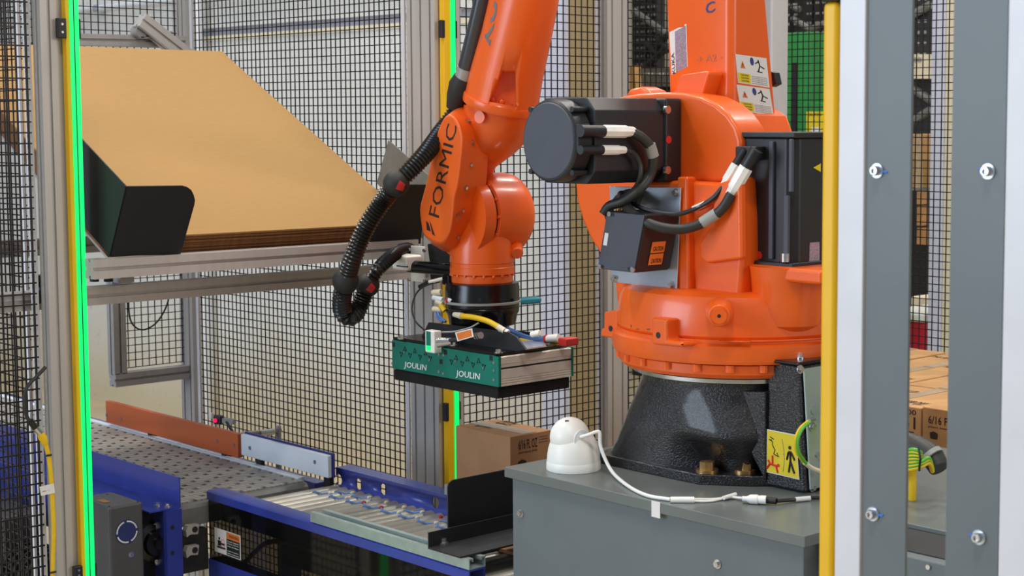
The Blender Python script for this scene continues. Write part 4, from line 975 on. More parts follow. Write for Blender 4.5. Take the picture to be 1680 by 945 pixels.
# hose package
def resample(path, step):
    out = [path[0]]; acc = 0
    for a, b in zip(path, path[1:]):
        L = (b - a).length; s_ = step - acc
        while s_ <= L: out.append(a.lerp(b, s_ / L)); s_ += step
        acc = (acc + L) % step
    return out
def corr(pts, r, par):
    path = resample(smoothpath(pts, 14), .0022)
    rad = [r + (.0022, .0008, -.0022, -.0008)[i % 4] for i in range(len(path))]
    return MB().tube(path, r, 16, rad).build('corrugated_hose', 'hose', par)
b1, b2, b3 = pX(650, 301, 2.42), pX(567, 461, 2.36), pX(603, 468, 2.45)
corr([pX(748, 184, 2.60), pX(728, 212, 2.57), pX(700, 250, 2.50), pX(672, 280, 2.45), b1], .0215, rb)
corr([b1, pX(628, 330, 2.41), pX(601, 372, 2.38), pX(580, 420, 2.36), b2], .0225, rb)
corr([b2, pX(561, 490, 2.365), pX(563, 513, 2.38), pX(576, 520, 2.40), pX(590, 502, 2.43), b3], .0225, rb)
corr([b3, pX(622, 440, 2.47), pX(642, 421, 2.53), pX(656, 412, 2.60), pX(672, 408, 2.68)], .0165, rb)
def ball(c, r, ax, red):
    o = MB().sphere(c, r, 24, ax, 1.02).build('hose_ball', 'rubber', rb)
    if red:
        d = (EYE - c).normalized(); a = V(ax).normalized(); s_ = d.cross(a).normalized() * red
        pts = []
        for i in range(7):
            for j in range(7):
                f_ = -.62 + .62 * 2 * i / 6; g_ = .1 + .6 * j / 6
                q = (d + a * f_ * .62 + s_ * g_ * 1.25).normalized(); pts.append(c + q * r * 1.018)
        MB().add(pts, [(i * 7 + j, i * 7 + j + 1, (i + 1) * 7 + j + 1, (i + 1) * 7 + j) for i in range(6) for j in range(6)]).build('red_marker', 'red', o)
    return o
ball(b1, .033, b1 - b2, -1); ball(b2, .0335, (0, 0, 1), 0); ball(b3, .031, b3 - pX(643, 420, 2.50), 1)
MB().tube([pX(806, -60, 2.60), pX(783, 40, 2.60), pX(764, 118, 2.60)], .0225, 24).build('supply_pipe', 'pipe', rb)
MB().tube([pX(766, 112, 2.60), pX(761, 130, 2.60)], .0245, 24).build('hose_clamp', 'alu_end', rb)
MB().tube([pX(762, 127, 2.60), pX(757, 140, 2.60), pX(752, 158, 2.60), pX(746, 178, 2.60)], .03, 24, [.027, .032, .030, .022]).build('rubber_sleeve', 'rubber', rb)
# hose bracket beside the wrist
MB().prism([pX(x, y, 2.665) for x, y in ((700, 400), (748, 404), (748, 434), (704, 430))], (.03, 0, 0)).build('mounting_arm', 'blackmatt', rb, bevel=.004)
MB().prism([pX(x, y, 2.672) for x, y in ((703, 436), (745, 444), (745, 462), (706, 460))], (.03, 0, 0)).build('mounting_arm', 'blackmatt', rb, bevel=.004)
hb = MB().obox(pX(686, 433, 2.64), V((0, .030, 0)), V((.003, 0, 0)), V((0, 0, .048))).build('hose_bracket', 'clamp', rb, bevel=.006)
for x, y in ((672, 409), (697, 411), (672, 459), (698, 461)): c = pX(x, y, 2.636); MB().cyl(c, c + V((-.005, 0, 0)), .005, n=8).build('bolt', 'steel', hb)
MB().obox(pX(668, 430, 2.60), V((0, .034, 0)), V((.026, 0, 0)), V((0, 0, .020))).build('clamp_block', 'clamp', hb, bevel=.007, seg=3)
MB().obox(pX(660, 437, 2.574), V((0, .025, 0)), V((.001, 0, 0)), V((0, 0, .0015))).build('clamp_slot', 'inkblk', hb)
MB().cyl(pX(672, 437, 2.60), pX(790, 446, 2.64), .0165, n=24).build('support_bar', 'blackgloss', rb)

# ================================================================ VACUUM GRIPPER
gx, gy = 2.506, 3.012
g_t, g_b = pX(815, 586, gx).z, pX(815, 635, gx).z
gl = pX(643, 583, gx).y; gr = pY(940, 590, gy).x
gp = thing('vacuum_gripper', 'flat gripper with teal front, aluminium sides and black foam under the orange wrist', 'gripper', (FX, FY, g_b - .03))
MB().box((gx + .012, gy + .002, g_b + .001), (gr - .006, gl - .012, g_t - .001)).build('inner_body', 'black', gp)
# aluminium side with its ribs
pr = [(0, 0)]; H_ = g_t - g_b
for f_, d_ in ((.06, .0), (.07, .0012), (.09, .0012), (.10, 0), (.14, 0), (.15, .0012), (.17, .0012), (.18, 0), (.22, 0), (.23, .0012), (.25, .0012), (.26, 0), (.56, 0), (.565, .003), (.62, .003), (.63, .0008), (.74, .0008), (.75, 0), (.97, 0), (1, .002)): pr.append((d_, f_ * H_))
poly = [V((gx + .010, gy + a, g_b + b)) for a, b in pr] + [V((gx + .010, gy + .012, g_t)), V((gx + .010, gy + .012, g_b))]
MB().prism(poly, (gr - gx - .016, 0, 0)).build('side_rail', 'alupale', gp, sharp=20)
poly = [V((p_.x, 2 * ((gy + gl) / 2) - p_.y, p_.z)) for p_ in poly]
MB().prism(poly, (gr - gx - .016, 0, 0)).build('side_rail', 'alupale', gp, sharp=20)
fr_ = MB().box((gx, gy - .003, g_b), (gx + .009, gl, g_t + .002)).build('front_plate', 'teal', gp, bevel=.0015)
MB().box((gr - .005, gy - .003, g_b), (gr, gl, g_t + .002)).build('rear_plate', 'teal', gp, bevel=.0015)
MB().box((gx + .004, gy + .004, g_b - .030), (gr - .008, gl - .004, g_b - .001)).build('foam_pad', 'foam', gp, bevel=.003)
MB().box((gx + .002, gy + .006, g_t + .0025), (gr - .012, gl - .006, g_t + .010)).build('top_plate', 'blackgloss', gp, bevel=.001)
def gq(x0, y0, x1, y1, dy): return [pX(x0, y0, gx), pX(x1, y0 + dy, gx), pX(x1, y1 + dy, gx), pX(x0, y1, gx)]
for bl, br_, tl in (((663, 605), (699.5, 610.8), (664, 593)), ((748, 620), (787, 626), (749, 607))): letter('JOULIN', pX(*bl, gx), pX(*br_, gx), pX(*tl, gx), 'inkpale', fr_, .0008)
S5 = 5.1625
for grp in (((95, 515), (125, 485), (170, 525), (210, 500), (255, 540), (300, 520), (340, 550)), ((520, 580), (560, 560), (612, 595), (655, 570), (703, 605), (750, 585), (795, 620))):
    for k, (a, b) in enumerate(grp):
        c = pX(640 + a / S5, 480 + b / S5, gx); mb = MB(); s_ = 1 if k % 2 else -1
        for dy, dz in ((-.0042, .0 * s_), (.0042, -.001 * s_), (0, .0065 * s_)):
            e = c + V((-.0004, dy, dz)); mb.prism([e + V((0, .0034, -.003 * s_)), e + V((0, -.0034, -.003 * s_)), e + V((0, 0, .0036 * s_))], (-.0006, 0, 0))
        mb.build('vent_cutout', 'inkblk', fr_)
        if k in (1, 6): d_ = c + V((-.0008, .002, -.006)); MB().cyl(d_, d_ + V((-.001, 0, 0)), .0032, n=10).build('rivet', 'steel', fr_)
for a, b in ((20, 600), (415, 525), (455, 530), (415, 670), (452, 685), (880, 595), (880, 740), (880, 660)): c = pX(640 + a / S5, 480 + b / S5, gx); MB().cyl(c, c + V((-.0014, 0, 0)), .0036, n=12).build('screw', 'steel', fr_)
for a, b in ((432, 585), (470, 505), (855, 555), (30, 440)): c = pX(640 + a / S5, 480 + b / S5, gx); MB().obox(c, V((.0006, 0, 0)), V((0, .006, 0)), V((0, 0, .006))).build('notch', 'inkblk', fr_)
zp = g_t + .010
for x, y in ((659, 556), (744, 567), (818, 579)): c = pZ(x, y, zp); mb = MB(); bolt(mb, c, (0, 0, 1), .007, .007); mb.build('bolt', 'steel', gp)
# swivel and mounting
MB().lathe((FX, FY, 0), (0, 0, 1), [(.085, zf(541)), (.09, zf(524)), (.094, zf(520)), (.095, zf(512)), (.094, zf(511)), (.0955, zf(510)), (.0955, zf(478)), (.094, zf(476)), (.094, zf(471)), (.088, zf(470)), (.08, zf(469))], 56).build('swivel_unit', 'blackgloss', gp)
MB().lathe((FX, FY, zf(505)), (0, 0, 1), [(.0958, 0), (.099, .001), (.099, .006), (.0958, .007)], 56).build('cable_band', 'sleeve', gp)
for x, y in ((787, 492), (822, 492), (787, 516), (822, 516)):
    d = ray(x, y).normalized(); oc = EYE.xy - V((FX, FY)); a_ = d.xy.dot(d.xy); b_ = 2 * oc.dot(d.xy); c_ = oc.dot(oc) - .0956 ** 2
    k = (-b_ - math.sqrt(max(0, b_ * b_ - 4 * a_ * c_))) / (2 * a_); c = EYE + d * k; n_ = V((c.x - FX, c.y - FY, 0)).normalized()
    MB().cyl(c - n_ * .002, c + n_ * .0008, .005, n=14).build('screw_hole', 'inkblk', gp)
MB().cyl((FX, FY, zp), (FX, FY, zf(540)), .05, n=32).build('stand', 'blackmatt', gp)
MB().prism([pX(x, y, 2.565) for x, y in ((690, 556), (703, 529), (762, 536), (833, 545), (846, 552), (862, 573), (845, 577), (700, 562))], (.006, 0, 0)).build('mount_bracket', 'blackmatt', gp)
MB().prism([pX(x, y, 2.70) for x, y in ((752, 548), (760, 532), (870, 545), (885, 566), (800, 562))], (.006, 0, 0)).build('mount_bracket', 'blackmatt', gp)
MB().box((2.57, FY - .07, zp), (2.71, FY + .07, zp + .006)).build('bracket_foot', 'blackmatt', gp)
MB().prism([pZ(x, y, zp + .002) for x, y in ((862, 574), (896, 569), (890, 561), (852, 560))], (0, 0, .003)).build('deflector', 'zinc', gp)
# sensor with green light, clamp, tag
sc_ = thing('laser_sensor', 'small metal sensor with a green lamp clamped on the gripper top', 'sensor', pX(715, 575, 2.50))
c = pX(711, 560, 2.488); MB().obox(c, V((.012, 0, 0)), V((0, .019, 0)), V((0, 0, .028))).build('housing', 'clamp', sc_, bevel=.003)
MB().obox(pX(703, 558, 2.4755), V((.0006, 0, 0)), V((0, .0085, 0)), V((0, 0, .022))).build('window', 'teal', sc_)
MB().obox(pX(703, 571, 2.4745), V((.0006, 0, 0)), V((0, .008, 0)), V((0, 0, .006))).build('lamp', 'ledgreen', sc_)
MB().cyl(pX(718, 562, 2.47), pX(741, 560, 2.49), .013, .009, n=20).build('clamp', 'steel', sc_)
MB().cyl(pX(738, 559, 2.485), pX(786, 551, 2.50), .0055, n=12).build('cable_plug', 'black', sc_)
for k in range(3): MB().cyl(pX(781 + k * 3.4, 551.5 - k * .6, 2.50), pX(782.5 + k * 3.4, 551.2 - k * .6, 2.50), .0085, n=14).build('collar', 'steel', sc_)
tg = [pX(*p_, 2.485) for p_ in ((751, 560), (777.5, 552.5), (775, 538.5), (747, 545.5))]
tg_ = sheet(tg, 'paper', sc_, 'cable_tag', .0006); sheet(sub(tg, .08, .12, .92, .88), 'laborange', tg_, 'field', .0011)
MB().tube(smoothpath([pX(725, 545, 2.50), pX(745, 544, 2.51), pX(770, 538, 2.52), pX(785, 530, 2.53)]), .0022, 8).build('cable', 'sleeve', sc_)
# hoses and fittings
MB().tube(smoothpath([pX(757, 518.5, 2.55), pX(778, 521, 2.555), pX(800, 527, 2.56), pX(817, 536, 2.565)]), .007, 12).build('air_hose', 'yellowc', gp)
MB().cyl(pX(745, 516, 2.55), pX(758, 518.5, 2.55), .006, .0085, n=14).build('fitting', 'cream', gp)
MB().cyl(pX(815, 535, 2.565), pX(828, 543, 2.57), .0075, n=14).build('fitting', 'cream', gp)
for x0_, y0_, x1_, y1_, m_ in ((710, 480, 724, 479, 'cream'), (711, 488, 727, 492, 'uhmw'), (711, 507, 725, 508, 'cream'), (737, 493, 754, 489, 'uhmw'), (716, 494, 727, 498, 'cream'), (722, 500, 730, 510, 'yellowc'), (820, 540, 834, 546, 'clamp'), (872, 549, 886, 546, 'clamp')):
    MB().cyl(pX(x0_, y0_, 2.57), pX(x1_, y1_, 2.575), .0075, n=12).build('fitting', m_, gp, bevel=.0015)
MB().cyl(pX(735, 494, 2.57), pX(738, 493, 2.57), .0085, n=12).build('fitting_ring', 'redblk', gp)
for dx in (0, 4): MB().tube(smoothpath([pX(715 + dx, 512, 2.57), pX(718 + dx, 520, 2.57), pX(727 + dx, 528, 2.57)]), .0038, 8).build('air_tube', 'tubeblue', gp)
for k, (dx, dy) in enumerate(((0, 0), (3, 4), (-2, 6))): MB().tube(smoothpath([pX(815 + dx, 530 + dy, 2.66), pX(840 + dx, 541 + dy, 2.68), pX(866, 552 + dy * .6, 2.69), pX(897, 555 + dy * .5, 2.70)]), .0036, 8).build('air_tube', 'tubeblue', gp)
MB().tube(smoothpath([pX(853, 557, 2.68), pX(870, 560, 2.69), pX(885, 560, 2.70)]), .004, 8).build('air_tube', 'yellowc', gp)
MB().cyl(pX(897, 556, 2.70), pX(917, 554, 2.71), .010, n=16).build('coupling', 'white', gp)
MB().cyl(pX(896, 556, 2.70), pX(899, 556, 2.70), .011, n=16).build('coupling_ring', 'redblk', gp)
c = pZ(911, 562, zp); MB().obox(c + V((0, 0, .008)), V((.010, 0, 0)), V((0, .012, 0)), V((0, 0, .008))).build('brass_block', 'yellowc', gp, bevel=.002)
c = pZ(930, 567, zp); MB().obox(c + V((.005, 0, .010)), V((.022, 0, 0)), V((0, .016, 0)), V((0, 0, .010))).build('connector_block', 'redblk', gp, bevel=.004)
MB().tube([pD(855, 494, 4.14), pD(880, 492, 4.14), pD(886, 492, 4.14), pD(888, 492, 4.14)], .01, 20, [.0095, .0095, .008, .003]).build('handle', 'tealh', gp)
MB().tube(smoothpath([pX(722, 462, 2.60), pX(700, 468, 2.57), pX(684, 480, 2.55), pX(676, 503, 2.53), pX(681, 526, 2.52), pX(700, 545, 2.51)]), .0022, 8).build('sensor_cable', 'black', gp)
MB().cyl(pX(688, 471, 2.57), pX(704, 463, 2.58), .006, n=12).build('cable_plug', 'black', gp); MB().cyl(pX(704, 463, 2.58), pX(728, 457, 2.60), .005, n=12).build('cable_plug', 'clamp', gp)
MB().obox(pX(735, 459, 2.60), V((0, .014, 0)), V((.01, 0, 0)), V((0, 0, .013))).build('elbow', 'blackgloss', gp, bevel=.004)

# ================================================================ SECURITY CAMERA
sc0 = pZ(941, 769, ZP); D0 = (sc0.x + sc0.y) * math.sqrt(.5); k = D0 / F_PX
sv = thing('security_camera', 'white turret security camera sitting on the front corner of the grey pedestal', 'camera', sc0)
MB().lathe(sc0 + V((0, 0, .0003)), (0, 0, 1), [(45 * k, 0), (45.5 * k, .002), (45 * k, .017), (44.4 * k, .0185), (44.4 * k, .0195), (43.8 * k, .03), (42 * k, .045), (39 * k, .058), (35 * k, .068), (31.5 * k, .073), (29 * k, .0725), (27 * k, .068)], 48).build('base', 'white', sv)
bc = pD(935, 717, D0 - .004); hd = MB().sphere(bc, 33.5 * k, 32).build('ball_head', 'white', sv)
n_ = (RT * .62 - FW * .70 + UP * -.05).normalized(); MB().cyl(bc + n_ * 29 * k, bc + n_ * 31.5 * k, 16 * k, n=32).build('flat_face', 'uhmw', sv)
n2 = (-RT * .12 - FW * .55 + UP * .82).normalized(); MB().obox(bc + n2 * 33.2 * k, RT * .004, UP * .003, n2 * .001).build('screw_slot', 'grey', sv)
cpath = smoothpath([pD(952, 717, D0 - .04), pD(966, 713, D0 - .05), pD(980, 708, D0 - .05), pD(984, 712, D0 - .05), pD(986, 735, D0 - .05), pZ(1003, 772, ZP + .012), pZ(1030, 797, ZP + .005), pZ(1062, 813, ZP + .0045), pZ(1100, 819.5, ZP + .0045)])
MB().tube(cpath, .0038, 10).build('cable', 'white', sv)
MB().cyl(pZ(1100, 820, ZP + .006), pZ(1139, 820, ZP + .006), .0062, n=16).build('splitter', 'white', sv)
MB().tube(smoothpath([pZ(1138, 819, ZP + .005), pZ(1170, 819, ZP + .004), pZ(1195, 816, ZP + .004), pZ(1218, 817, ZP + .006)]), .0026, 8).build('cable', 'white', sv)
MB().tube(smoothpath([pZ(1138, 822, ZP + .004), pZ(1165, 822, ZP + .003), pZ(1190, 817, ZP + .004)]), .0024, 8).build('cable', 'white', sv)
MB().cyl(pZ(1187, 817, ZP + .006), pZ(1207, 811, ZP + .008), .0042, n=12).build('plug', 'white', sv)
a, b = pZ(1218, 818, ZP + .010), pZ(1254, 820, ZP + .010)
MB().lathe(a, b - a, [(.005, 0), (.005, .008), (.009, .016), (.0095, .03), (.008, .031), (.008, .036), (.0085, .037), (.0085, .047)], 20).build('coupler', 'white', sv)
dcb = thing('data_cable', 'black data cable with a white tag plugged into the white coupler', 'cable', pZ(1290, 820, ZP))
pa, pb = pZ(1254, 820, ZP + .009), pZ(1274, 822, ZP + .009)
MB().cyl(pa, pb, .0065, n=10).build('plug', 'black', dcb)
MB().tube(smoothpath([pb, pZ(1300, 820, ZP + .006), pZ(1330, 817, ZP + .006), pZ(1375, 817, ZP + .006)]), .0038, 8).build('cable', 'black', dcb)
MB().cyl(pZ(1305, 819.5, ZP + .006), pZ(1329, 817.3, ZP + .006), .0048, n=12).build('tag', 'paper', dcb)
# earth cable on the connector panel
ec = thing('earth_cable', 'green and yellow earth cable curving over the yellow warning sticker', 'cable', pY(1315, 730, 2.05))
pts = [(1327, 692), (1314, 704), (1307, 722), (1309, 742), (1321, 760)]
for d_, m_ in ((-1.7, 'yellowc'), (1.7, 'greenc')): MB().tube(smoothpath([pY(x + d_, y + d_ * .3, 2.03 - .002 * d_) for x, y in pts]), .0034, 8).build('strand', m_, ec)
MB().tube(smoothpath([pY(1320, 759, 2.03), pY(1332, 768, 2.03), pY(1352, 776, 2.03)]), .005, 8).build('tag', 'cream', ec)
MB().cyl(pY(1327, 691, 2.04), pY(1335, 688, 2.05), .005, n=10).build('cable_lug', 'steel', ec)

# ================================================================ CABLES AND CARTONS BEHIND THE RIGHT GUARD
cc = thing('cable_conduit', 'thick black conduit ending on the grey pedestal top, seen between the grey plates', 'conduit', pZ(1515, 770, ZP))
pth = smoothpath([V((2.715, 2.045, ZP + .15)), V((2.70, 1.98, ZP + .145)), pX(1455, 716, 2.66), pX(1480, 726, 2.66), pX(1510, 737, 2.66), pX(1530, 751, 2.66), pX(1541, 769, 2.655)])
MB().tube(pth, .024, 20, [.0245] * (len(pth) - 8) + [.024, .023, .0225, .022, .022, .021, .021, .020]).build('hose', 'cableblk', cc)
MB().tube([pX(1525, 746, 2.655), pX(1530, 752, 2.655)], .0258, 20).build('tag', 'sleeve', cc)
bw = thing('cable_bundle', 'looped bundle of green and yellow cables under the black conduit', 'cable', pZ(1500, 775, ZP))
for k in range(6):
    y = 742 + k * 5.2; pts = [V((2.62, 2.04, ZP + .13 - k * .006)), pX(1455, y + 8, 2.585), pX(1478, y + 2, 2.58), pX(1498, y - 2 + k * .4, 2.575), pX(1509, y + 2 - k, 2.58), pX(1511, y + 8 - k, 2.59)] if k < 4 else [V((2.62, 2.04, ZP + .13 - k * .006)), pX(1455, y + 8, 2.585), pX(1478, y + 2, 2.58), pX(1498, y - 2 + k * .4, 2.575), pX(1511, y + 1 - k, 2.58), pX(1524, 754 + (k - 4) * 4, 2.60), pX(1530, 772, 2.62)]
    for d_, m_ in ((0, 'yellowc'), (.0045, 'greenc')): MB().tube(smoothpath([p_ + V((0, 0, d_ - .002)) for p_ in pts], 5), .0044, 8).build('strand', m_, bw)
MB().tube([pX(1507, 735, 2.565), pX(1510, 752, 2.56), pX(1508, 772, 2.57)], .0025, 6).build('cable_tie', 'black', bw)
MB().cyl(V((2.62, pX(1497, 780, 2.62).y, ZP)), pX(1497, 758, 2.62), .008, n=12).build('support', 'yellowc', bw)

# pallet of cartons inside the cell
yb_ = pX(1512, 690, 3.285).y
pal = thing('pallet', 'wooden pallet under the block of cartons behind the robot', 'pallet', (3.7, 2.6, 0))
for k in range(7): MB().box((3.28, 1.66 + k * .26, .12), (4.10, 1.80 + k * .26, .14)).build('board', 'wood', pal)
for k in range(3): MB().box((3.28 + k * .36, 1.66, 0), (3.38 + k * .36, 3.36, .1195)).build('runner', 'wood', pal)
first = {}
for lay in range(3):
    for r_ in range(3):
        for c_ in range(-3, 4):
            jz = 0 if lay < 2 else random.uniform(-.004, .006); z0 = .1405 + lay * .2535
            x0_ = 3.285 + r_ * .272 + (random.uniform(0, .003) if r_ else 0); y0_ = yb_ + (c_ - 1) * .245 + .002
            if y0_ + .24 > 3.36: continue
            front = r_ == 0 and lay == 2
            lbl = 'brown carton, %s layer, %s row, %s from the left, pallet block behind the robot' % (('bottom', 'middle', 'top')[lay], ('front', 'middle', 'back')[r_], ('sixth', 'fifth', 'fourth', 'third', 'second', 'leftmost', 'seventh')[c_ + 3] if c_ != 2 else 'first')
            if front and c_ == 1: lbl = 'carton printed 51 at the front of the pallet block, left in the gap'
            if front and c_ == 0: lbl = 'carton printed 6/16 FL OZ at the front of the pallet block, right'
            b = thing('carton', lbl, 'box', (x0_ + .134, y0_ + .12, z0), 'cartons stacked on the pallet behind the robot')
            if front and c_ in (0, 1):
                del b['group']
            key = (lay == 2)
            if key not in first:
                MB().box((x0_, y0_, z0), (x0_ + .268, y0_ + .241, z0 + .253)).build('body', 'box2', b, bevel=.003); o1 = b.children[0]; parts = [o1]
                if key:
                    zt_ = z0 + .253; parts.append(MB().box((x0_ + .002, y0_ + .1, zt_ + .0002), (x0_ + .266, y0_ + .141, zt_ + .0012)).build('tape', 'tape', b))
                    parts.append(letter('KEEP DRY', V((x0_ + .03, y0_ + .09, zt_)), V((x0_ + .03, y0_ + .02, zt_)), V((x0_ + .07, y0_ + .09, zt_)), 'ink', b))
                    parts.append(letter('THIS SIDE UP', V((x0_ + .17, y0_ + .235, zt_)), V((x0_ + .17, y0_ + .145, zt_)), V((x0_ + .2, y0_ + .235, zt_)), 'ink', b))
                first[key] = (b, parts, WL[b].copy())
            else:
                src, parts, w0_ = first[key]
                for o in parts: dup(o, b, WL[o] - w0_ + WL[b])
            if lay == 2: b.location.z += jz
            if front and c_ == 1:
                letter('51', V((x0_, y0_ + .055, z0 + .198)), V((x0_, y0_ + .016, z0 + .198)), V((x0_, y0_ + .055, z0 + .228)), 'ink', b)
                letter('1600', V((x0_, y0_ + .066, z0 + .233)), V((x0_, y0_ + .014, z0 + .233)), V((x0_, y0_ + .066, z0 + .246)), 'ink', b)
                letter('FT', V((x0_, y0_ + .045, z0 + .178)), V((x0_, y0_ + .02, z0 + .178)), V((x0_, y0_ + .045, z0 + .191)), 'ink', b)
            if front and c_ == 0:
                ye = y0_ + .241
                letter('6/16 FL OZ', V((x0_, ye - .018, z0 + .214)), V((x0_, ye - .125, z0 + .214)), V((x0_, ye - .018, z0 + .234)), 'ink', b)
                letter('plant based drink', V((x0_, ye - .018, z0 + .203)), V((x0_, ye - .125, z0 + .203)), V((x0_, ye - .018, z0 + .209)), 'ink', b)
                mb = MB(); c = V((x0_ - .0008, ye - .035, z0 + .186))
                mb.prism([c + V((0, a_, b_)) for a_, b_ in ((-.010, -.008), (.010, -.008), (.012, .006), (0, .01), (-.012, .006))], (-.0003, 0, 0))
                mb.prism([c + V((0, a_, b_ - .03)) for a_, b_ in ((-.01, -.01), (.01, -.01), (0, .012))], (-.0003, 0, 0)); mb.build('handling_symbol', 'ink', b)

# ================================================================ BEYOND THE FENCE
gm = thing('green_machine', 'green upright machine with a yellow label behind the mesh on the right', 'machine', (5.07, 4.13, 0))
g1, g2, g3 = pX(1291, 100, 5.0).y, pX(1329, 100, 5.0).y, pX(1352, 100, 5.0).y
MB().box((5.0, g2, 0), (5.16, g1, pX(1310, 53, 5.0).z)).build('mast', 'green', gm, bevel=.004)
MB().box((4.97, g3 - .1, 0), (5.16, pX(1318, 100, 4.97).y, pX(1330, 168, 4.97).z)).build('body', 'green', gm, bevel=.006)
sl_ = pX(1304, 150, 4.998); MB().box((4.992, sl_.y - .012, 0), (5.0, sl_.y + .012, pX(1304, 103, 4.998).z)).build('chain_slot', 'inkblk', gm)
q = [pX(*p_, 4.97) for p_ in ((1323, 222), (1352, 222), (1352, 183), (1323, 183))]; ly = sheet(q, 'labyellow', gm, 'label'); letter('CAUTION', qi(q, .08, .8), qi(q, .85, .8), qi(q, .08, .93), 'inkblk', ly, .0012)
mb = MB(); mb.prism([p_ + V((-.0012, 0, 0)) for p_ in sub(q, .3, .1, .8, .34)], (-.0004, 0, 0)); mb.build('panel', 'paper', ly)
def upright(par, x, y0, y1, X, wpx=9, holes=True, m='rack'):
    a, b = pX(x - wpx / 2, 100, X).y, pX(x + wpx / 2, 100, X).y
    zt_, zb__ = 3.6, 0
    u = MB().box((X, b, zb__), (X + .07, a, zt_)).build('upright', m, par)
    if holes:
        mb = MB(); z = 1.0
        while z < 2.9:
            for f_ in (.25, .75): mb.box((X - .002, b + (a - b) * f_ - .006, z), (X - .0002, b + (a - b) * f_ + .006, z + .014))
            z += .05
        mb.build('hole_row', 'sleeve', u, kind='stuff')
def brace(par, p, q, X, r=.014, m='rack'): MB().cyl(pX(*p, X + .03), pX(*q, X + .03), r, n=8).build('brace', m, par)
rk = thing('pallet_rack', 'dark pallet rack with diagonal braces seen between two posts left of the robot arm', 'rack', (7.2, 7.1, 0))
for x, w_ in ((1043, 12), (1055, 9), (1066, 9), (1075, 6)): upright(rk, x, 0, 110, 7.2, w_)
for p_, q_ in (((1040, 18), (1094, 56)), ((1060, 72), (1082, 90)), ((1078, 78), (1096, 56)), ((1078, 60), (1096, 84)), ((1058, 110), (1096, 78))): brace(rk, p_, q_, 7.12, .022, 'rackgrey' if p_ == (1040, 18) else 'rack')
MB().prism([pX(x, y, 7.1) for x, y in ((1040, 112), (1100, 112), (1100, 142), (1040, 142))], (.12, 0, 0)).build('beam', 'rackgrey', rk)
for x in range(1058, 1100, 6): c = pX(x, 121, 7.098); MB().box((c.x, c.y - .008, c.z - .006), (c.x + .002, c.y + .008, c.z + .006)).build('slot', 'paper', rk)
MB().prism([pX(x, y, 7.15) for x, y in ((1046, 142), (1100, 142), (1100, 260), (1056, 260))], (.3, 0, 0)).build('bin', 'rack', rk)
MB().prism([pX(x, y, 7.05) for x, y in ((1033, 108), (1040, 108), (1050, 220), (1033, 220))], (.06, 0, 0)).build('timber', 'wood', rk)
rk = thing('pallet_rack', 'dark pallet rack with punched uprights behind the green machine', 'rack', (6.6, 5.5, 0))
for x, w_ in ((1291, 10), (1306, 8), (1327, 9), (1340, 7), (1352, 8), (1362, 8)): upright(rk, x, 0, 110, 6.6, w_)
for p_, q_ in (((1300, 30), (1332, 50)), ((1300, 10), (1312, 16)), ((1330, 48), (1352, 38)), ((1328, 74), (1352, 90)), ((1328, 105), (1352, 122))): brace(rk, p_, q_, 6.5, .016, 'rackgrey')
MB().prism([pX(x, y, 6.5) for x, y in ((1325, 98), (1375, 98), (1375, 135), (1325, 135))], (.08, 0, 0)).build('beam', 'rackgrey', rk)
MB().prism([pX(x, y, 6.5) for x, y in ((1322, 138), (1375, 138), (1375, 210), (1322, 210))], (.3, 0, 0)).build('bin', 'blackmatt', rk)
rk = thing('pallet_rack', 'dark pallet rack with a cream beam seen between the grey plates', 'rack', (6.2, 4.4, 0))
X_ = 6.2
for x, w_ in ((1491, 5), (1512, 22), (1484, 5)): upright(rk, x, 0, 110, X_, w_)
MB().prism([pX(x, y, X_ - .08) for x, y in ((1470, 89), (1528, 89), (1528, 129), (1470, 129))], (.07, 0, 0)).build('beam', 'cream_wall', rk)
for x in (1495, 1502, 1509): c = pX(x, 98, X_ - .081); MB().cyl(c, c + V((-.003, 0, 0)), .012, n=8).build('bolt', 'steel', rk)
for p_, q_ in (((1486, 30), (1526, 8)), ((1490, 140), (1528, 165)), ((1486, 205), (1528, 180))): brace(rk, p_, q_, X_ - .05, .02, 'rackgrey')
MB().prism([pX(x, y, X_ - .02) for x, y in ((1470, 131), (1528, 131), (1528, 220), (1470, 220))], (.04, 0, 0)).build('back_panel', 'rack', rk)
MB().prism([pX(x, y, X_ - .02) for x, y in ((1470, 309), (1522, 309), (1518, 640), (1470, 640))], (.04, 0, 0)).build('dark_panel', 'blackmatt', rk)
for y0_, y1_, nm, m_ in ((220, 262, 'carton', 'box2'), (263, 308, 'carton', 'card')):
    b = thing(nm, 'tan carton on the rack between the grey plates, %s of two' % ('upper' if y0_ == 220 else 'lower'), 'box', pX(1510, y1_, X_ - .3))
    a_, c_ = pX(1490, y1_, X_ - .35), pX(1525, y0_, X_ - .35); MB().box((X_ - .35, c_.y, a_.z), (X_ - .1, a_.y, c_.z)).build('body', m_, b, bevel=.004)
    MB().box((X_ - .351, (a_.y + c_.y) / 2 - .02, a_.z), (X_ - .35, (a_.y + c_.y) / 2 + .02, c_.z)).build('tape', 'tape', b)
MB().prism([pX(x, y, X_ - .36) for x, y in ((1486, 309), (1526, 309), (1526, 313), (1486, 313))], (.34, 0, 0)).build('shelf', 'rackgrey', rk)
for y0_, y1_ in ((315, 335), (338, 370), (374, 402)):
    a_, c_ = pX(1504, y1_, X_ - .08), pX(1512, y0_, X_ - .08); MB().box((X_ - .08, c_.y, a_.z), (X_ - .03, a_.y, c_.z)).build('tote_edge', 'box2', rk)
wd = thing('bin', 'white lidded bin behind the fence, above the red cooler', 'bin', pX(1505, 525, 6.0))
a_, c_ = pX(1493, 526, 5.85), pX(1518, 488, 5.85); MB().box((5.85, c_.y, 0), (6.05, a_.y, c_.z)).build('body', 'cream_wall', wd, bevel=.01)
